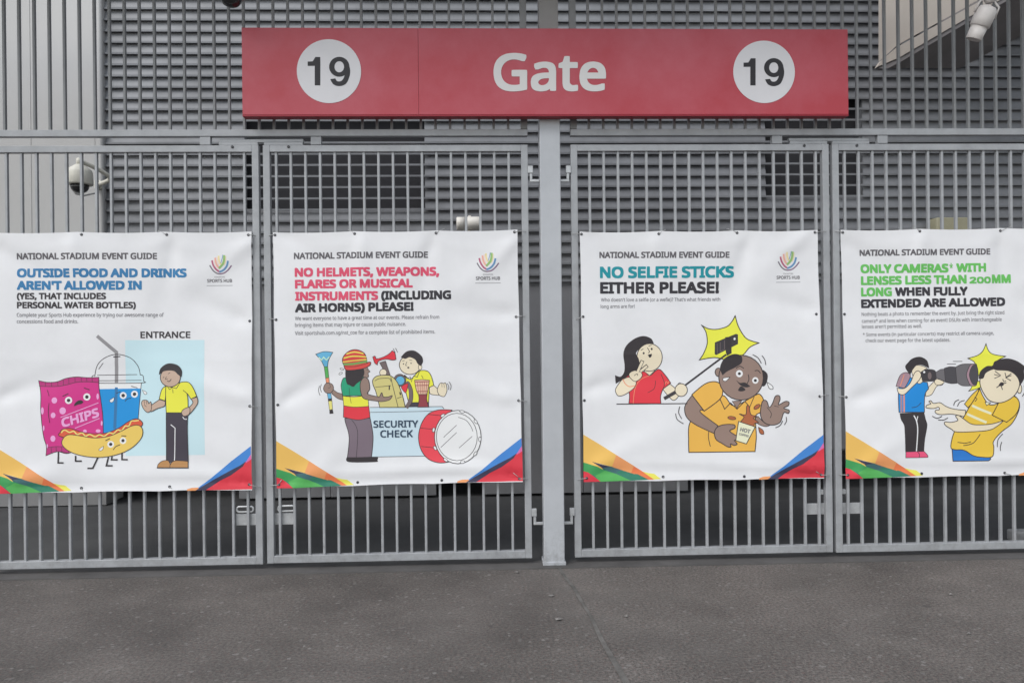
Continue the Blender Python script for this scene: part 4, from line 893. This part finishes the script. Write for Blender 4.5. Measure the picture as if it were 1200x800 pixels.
ops += [('e', 'white', 437, 215, 23, 24), ('e', 'ink', 437, 215, 10, 10), ('e', 'white', 543, 260, 21, 22), ('e', 'ink', 543, 261, 10, 10), ('l', 'ink', 0.9, [(415, 180), (440, 165), (466, 180)]), ('l', 'ink', 0.9, [(540, 196), (560, 194), (576, 212)]), ('l', 'ink', 0.9, [(496, 222), (500, 255), (486, 285)]),
        ('f', 'ink', [(418, 260, J), (440, 278), (475, 276), (508, 300, J), (480, 306), (445, 292)], 0.4), ('f', 'ink', [(430, 328), (440, 306), (455, 302), (476, 322), (455, 332)], 0.3), ('f', 'white', [(374, 238, J), (350, 264), (330, 262), (330, 246)], 0.6), ('f', 'white', [(620, 272, J), (655, 296), (658, 318), (634, 312)], 0.7),
        ('f', 'brown', [(584, 415), (600, 392), (620, 402), (634, 440), (655, 415), (675, 366), (700, 362), (706, 385), (696, 422), (740, 400), (764, 405), (760, 428), (730, 445), (765, 458), (760, 480), (730, 476), (705, 540), (650, 558), (600, 540), (576, 490)], 1.0), ('l', 'ink', 0.7, [(620, 440), (648, 480), (640, 510)]), ('l', 'ink', 0.6, [(668, 430), (696, 436)]),
        ('f', 'brown', [(268, 612), (285, 575), (330, 556), (398, 556), (405, 578), (372, 600), (440, 645), (436, 664), (402, 660), (420, 684), (400, 694), (376, 684), (378, 704), (355, 702), (318, 680), (280, 655)], 1.0),
        ('f', 'coffee', [(438, 540, J), (466, 505), (436, 484), (478, 488), (484, 435), (500, 430), (512, 486), (552, 500), (528, 512), (562, 540), (536, 548), (534, 572, J)], 0.8), ('f', 'cupc', [(430, 534, J), (540, 570, J), (482, 684, J), (412, 662, J)], 0.9),
        ('e', 'coffee', 385, 511, 27, 11, 0.7, 8), ('e', 'coffee', 553, 436, 24, 12, 0.7, -35), ('f', 'coffee', [(562, 572, J), (592, 592), (596, 618), (572, 612)], 0.7),
        ('l', 'ink', 0.9, [(525, 88), (560, 110), (580, 145)]), ('l', 'ink', 0.9, [(586, 95), (604, 122), (610, 155)]), ('l', 'ink', 0.9, [(36, 436), (28, 475), (48, 515)]), ('l', 'ink', 0.9, [(8, 482), (18, 520), (58, 548)]), ('l', 'ink', 0.9, [(746, 505), (748, 530), (735, 555)]), ('l', 'ink', 0.9, [(722, 530), (705, 560), (676, 575)])]
b3.art('illustration', ops)
b3.text('cup_lettering', [('HOT', 866.6, 504.6, 878.2, 507.6, 4.6, 'small', 0.25, 0, 0.0030), ('COFFEE', 865.4, 509.0, 876.6, 512.0, 2.6, 'small', 0.1, 0, 0.0030)])
b3.eyelets([(681, 274.6), (771.6, 274.2), (863.4, 273), (955.2, 272.2), (683, 371), (684.8, 469), (956.6, 368), (959.2, 464), (776.6, 558), (871.5, 557.6), (687.6, 560), (962, 556)])
b3.ties([(771.6, 274.2, 780, 269), (863.4, 273, 852, 268), (681, 274.6, 671, 274), (683, 371, 675.5, 374), (962, 556, 972, 556.6), (955.2, 272.2, 968, 271), (959.2, 464, 971, 462), (687.6, 560, 677, 561.5), (959, 554, 948, 548), (776.6, 558, 781, 562)])

# --- banner 4: cameras
b4 = Banner((985.4, 269.2), (1264, 266.4), (1271.5, 556.0), (990.6, 560.2), 5, 'white banner with a green heading and a huge camera lens')
b4.text('heading', [('NATIONAL STADIUM EVENT GUIDE', 1008.4, 299.7, 1159.6, 298.5, 7.2, 'hdr', 0.42)])
b4.text('title', [('ONLY CAMERAS', 1008.8, 320.1, 1111, 319.4, 10.5, 'green', 0.84), ('*', 1112.4, 318.6, 1116.4, 318.4, 9.6, 'green', 0.15), ('WITH', 1119.8, 319, 1154.4, 318.6, 10.3, 'green', 0.84), ('LENSES LESS THAN', 1009.2, 334.1, 1131.8, 332.4, 10.4, 'green', 0.84), ('200', 1135, 332.4, 1160.2, 332, 7.8, 'green', 0.65), ('MM', 1161.4, 332, 1183.4, 331.7, 10.2, 'green', 0.84), ('LONG', 1009.2, 347.4, 1045.6, 347, 10.4, 'green', 0.84),
                  ('WHEN FULLY', 1049.2, 346.9, 1133, 346.1, 10.2, 'black', 0.84), ('EXTENDED ARE ALLOWED', 1009.2, 361, 1177, 358.6, 10.2, 'black', 0.84)])
b4.text('small_print', [('Nothing beats a photo to remember the event by. Just bring the right sized', 1009.6, 370.2, 1175.6, 368.2, 4.2, 'small', 0.08), ('camera* and lens when coming for an event! DSLRs with interchangeable', 1009.8, 378.2, 1172.6, 376.2, 4.2, 'small', 0.08), ("lenses aren't permitted as well.", 1009.8, 384.8, 1079.6, 384, 4.2, 'small', 0.08),
                        ('* Some events (in particular concerts) may restrict all camera usage,', 1010.8, 394, 1163.6, 392, 4.0, 'small', 0.08), ('check our event page for the latest updates.', 1014, 401, 1112.4, 400, 4.0, 'small', 0.08)])
b4.corners()
ops = [('at', 1040, 405, 5.71), ('f', 'pale', [(248, 300, J), (322, 228), (370, 236), (360, 262), (325, 270), (290, 325), (250, 338, J)], 0.7), ('f', 'jersey', [(105, 190), (190, 232), (262, 244, J), (270, 288, J), (244, 330), (240, 443, J), (68, 443, J), (66, 330), (80, 250)], INKW), ('l', 'lilac', 2.4, [(86, 330), (84, 440)], False), ('l', 'coral', 1.6, [(104, 325), (103, 440)], False), ('l', 'ink', 0.7, [(155, 412), (190, 405), (218, 380)]),
       ('f', 'pale', [(160, 170), (190, 130), (258, 148), (262, 200), (215, 252), (182, 232)], 0.7), ('f', 'ink', [(150, 190, J), (132, 172), (116, 140), (135, 112), (165, 85), (215, 75), (260, 100), (274, 150, J), (235, 130), (195, 128), (165, 160)], 0.4),
       ('f', 'lilac', [(54, 270, J), (80, 200), (118, 178), (150, 195), (135, 240), (108, 284, J)], 0.7), ('l', 'coral', 0.9, [(82, 268), (108, 195)]), ('f', 'pale', [(60, 282, J), (108, 284), (150, 245), (178, 182), (205, 168), (222, 195), (205, 232), (150, 285), (105, 325), (70, 318)], 0.8),
       ('f', 'dark', [(218, 178, J), (250, 156, J), (300, 160), (318, 175), (322, 222, J), (300, 236), (230, 236, J)], 0.6), ('e', 'grey', 278, 200, 14, 26, 0.5), ('e', 'white', 242, 176, 9, 9, 0.5),
       ('f', 'lens1', [(318, 178, J), (350, 158), (380, 156, J), (384, 240, J), (340, 222), (322, 214, J)], 0.6), ('f', 'lens2', [(375, 150, J), (410, 140), (450, 142, J), (460, 250, J), (420, 252), (382, 242, J)], 0.6),
       ('f', 'pale', [(310, 235), (330, 222), (370, 238), (372, 248), (345, 262), (318, 258)], 0.6), ('l', 'ink', 0.7, [(395, 122), (452, 122)], False), ('l', 'ink', 0.7, [(434, 104), (494, 104)], False),
       ('f', 'ink', [(74, 450, J), (236, 444, J), (246, 490), (256, 532), (242, 620), (236, 706, J), (112, 708, J), (106, 590), (102, 530), (82, 490)], 0.5), ('l', 'white', 1.3, [(168, 466), (184, 500), (192, 560), (186, 702)]), ('l', 'white', 0.9, [(186, 500), (194, 470)]), ('f', 'shoep', [(114, 706, J), (200, 704, J), (208, 722), (204, 745, J), (114, 746, J)], 0.7), ('f', 'shoep', [(190, 704, J), (238, 704, J), (262, 730), (262, 744, J), (204, 745, J), (206, 722)], 0.7),
       ('at', 1080, 395, 5.333, 0), ('f', 'star', [(397, 40, J), (412, 85), (445, 108), (516, 119, J), (460, 150), (420, 200), (350, 240, J), (338, 200), (325, 155), (283, 132, J), (340, 115), (375, 88)], 0.9), ('f', 'star', [(310, 268, J), (355, 275), (370, 305), (340, 322), (290, 336, J), (310, 310)], 0.8),
       ('f', 'lens1', [(204, 190, J), (250, 168), (338, 168, J), (350, 235), (338, 300, J), (250, 302), (204, 268, J)], 0.7), ('f', 'lilac', [(300, 172, J), (336, 170), (350, 235), (336, 300), (300, 300, J), (276, 235)], 0.7), ('f', 'lens2', [(312, 180), (338, 176), (350, 235), (338, 292), (314, 290), (294, 235)], 0.5),
       ('f', 'amber', [(356, 318, J), (310, 360), (264, 416, J), (286, 440, J), (340, 380, J)], 0.9), ('f', 'pale', [(272, 456, J), (200, 448), (150, 432), (110, 408), (70, 412), (52, 396), (40, 402), (52, 414), (26, 424), (24, 440), (70, 444), (100, 436), (104, 452), (82, 455), (80, 470), (110, 482), (190, 480), (268, 498, J)], 0.9),
       ('f', 'jean', [(186, 690, J), (260, 695), (420, 748), (412, 770, J), (190, 772, J)], 1.0), ('f', 'amber', [(360, 320, J), (330, 380), (292, 440), (258, 500), (200, 590), (178, 680), (200, 700), (260, 704), (320, 738), (370, 748), (440, 745), (452, 690), (450, 650), (500, 590), (560, 540), (598, 470), (606, 415), (580, 370), (540, 370), (480, 410), (420, 420), (380, 370)], 1.0),
       ('l', 'ink', 0.8, [(328, 375), (342, 385), (330, 400)]), ('l', 'cream', 2.8, [(316, 428), (370, 452), (428, 475)]), ('l', 'cream', 2.8, [(284, 480), (340, 505), (400, 530)]), ('l', 'ink', 0.9, [(222, 655), (270, 660), (305, 652)]), ('l', 'ink', 0.9, [(258, 675), (320, 660), (364, 606)]),
       ('f', 'pale', [(508, 520, J), (440, 540), (380, 546), (310, 542), (260, 510), (228, 488), (208, 492), (222, 518), (180, 530), (140, 528), (142, 548), (180, 572), (212, 590), (300, 590), (420, 580), (480, 548)], 0.9), ('f', 'amber', [(480, 400, J), (540, 368), (586, 376), (606, 420), (585, 480), (528, 530, J), (438, 486, J)], 1.0),
       ('f', 'cream', [(392, 404, J), (402, 426, J), (428, 408, J)], 0.7), ('e', 'pale', 604, 322, 14, 28, 0.8), ('f', 'pale', [(368, 240), (400, 205), (470, 195), (560, 205), (600, 260), (598, 320), (560, 375), (490, 408), (420, 395), (378, 340), (360, 285)], 1.0),
       ('f', 'ink', [(354, 258, J), (362, 215), (400, 182), (436, 178), (452, 150), (520, 133), (585, 150), (640, 190, J), (626, 205), (630, 255), (606, 300, J), (588, 250), (540, 212), (462, 205), (440, 200), (396, 222), (380, 255)], 0.4),
       ('l', 'ink', 1.0, [(448, 232), (482, 242), (450, 256)], False), ('l', 'ink', 0.9, [(452, 212), (486, 238)], False), ('l', 'ink', 1.0, [(550, 238), (518, 252), (548, 270)], False), ('l', 'ink', 0.9, [(512, 222), (520, 250), (550, 226)], False), ('l', 'ink', 0.9, [(500, 262), (506, 276), (518, 272)]),
       ('f', 'ink', [(476, 302), (488, 282), (506, 286), (500, 302)], 0.3), ('l', 'ink', 1.0, [(462, 314), (488, 296)]), ('l', 'ink', 1.0, [(488, 296), (498, 326)]), ('l', 'ink', 1.0, [(500, 290), (520, 284)]),
       ('l', 'ink', 0.9, [(196, 425), (205, 402), (228, 390)]), ('l', 'ink', 0.9, [(220, 430), (235, 404), (264, 394)]), ('l', 'ink', 0.9, [(60, 492), (90, 505), (120, 492)]), ('l', 'ink', 0.9, [(98, 515), (130, 516), (158, 502)]), ('l', 'ink', 0.9, [(506, 604), (478, 640), (474, 684)]), ('l', 'ink', 0.9, [(502, 655), (494, 682), (494, 708)]), ('l', 'ink', 0.9, [(632, 300), (636, 340), (622, 368)])]
b4.art('illustration', ops)
b4.eyelets([(988, 272.2), (1077.6, 271), (1172, 270.4), (989.4, 368), (990.8, 465), (1079, 554.2), (1178, 554), (992.6, 556)])
b4.ties([(1077.6, 271, 1070, 266.5), (1172, 270.4, 1186, 265.5), (988, 272.2, 979, 271), (990.8, 465, 983, 464), (992.6, 556, 984, 556), (1178, 554, 1188, 558)])
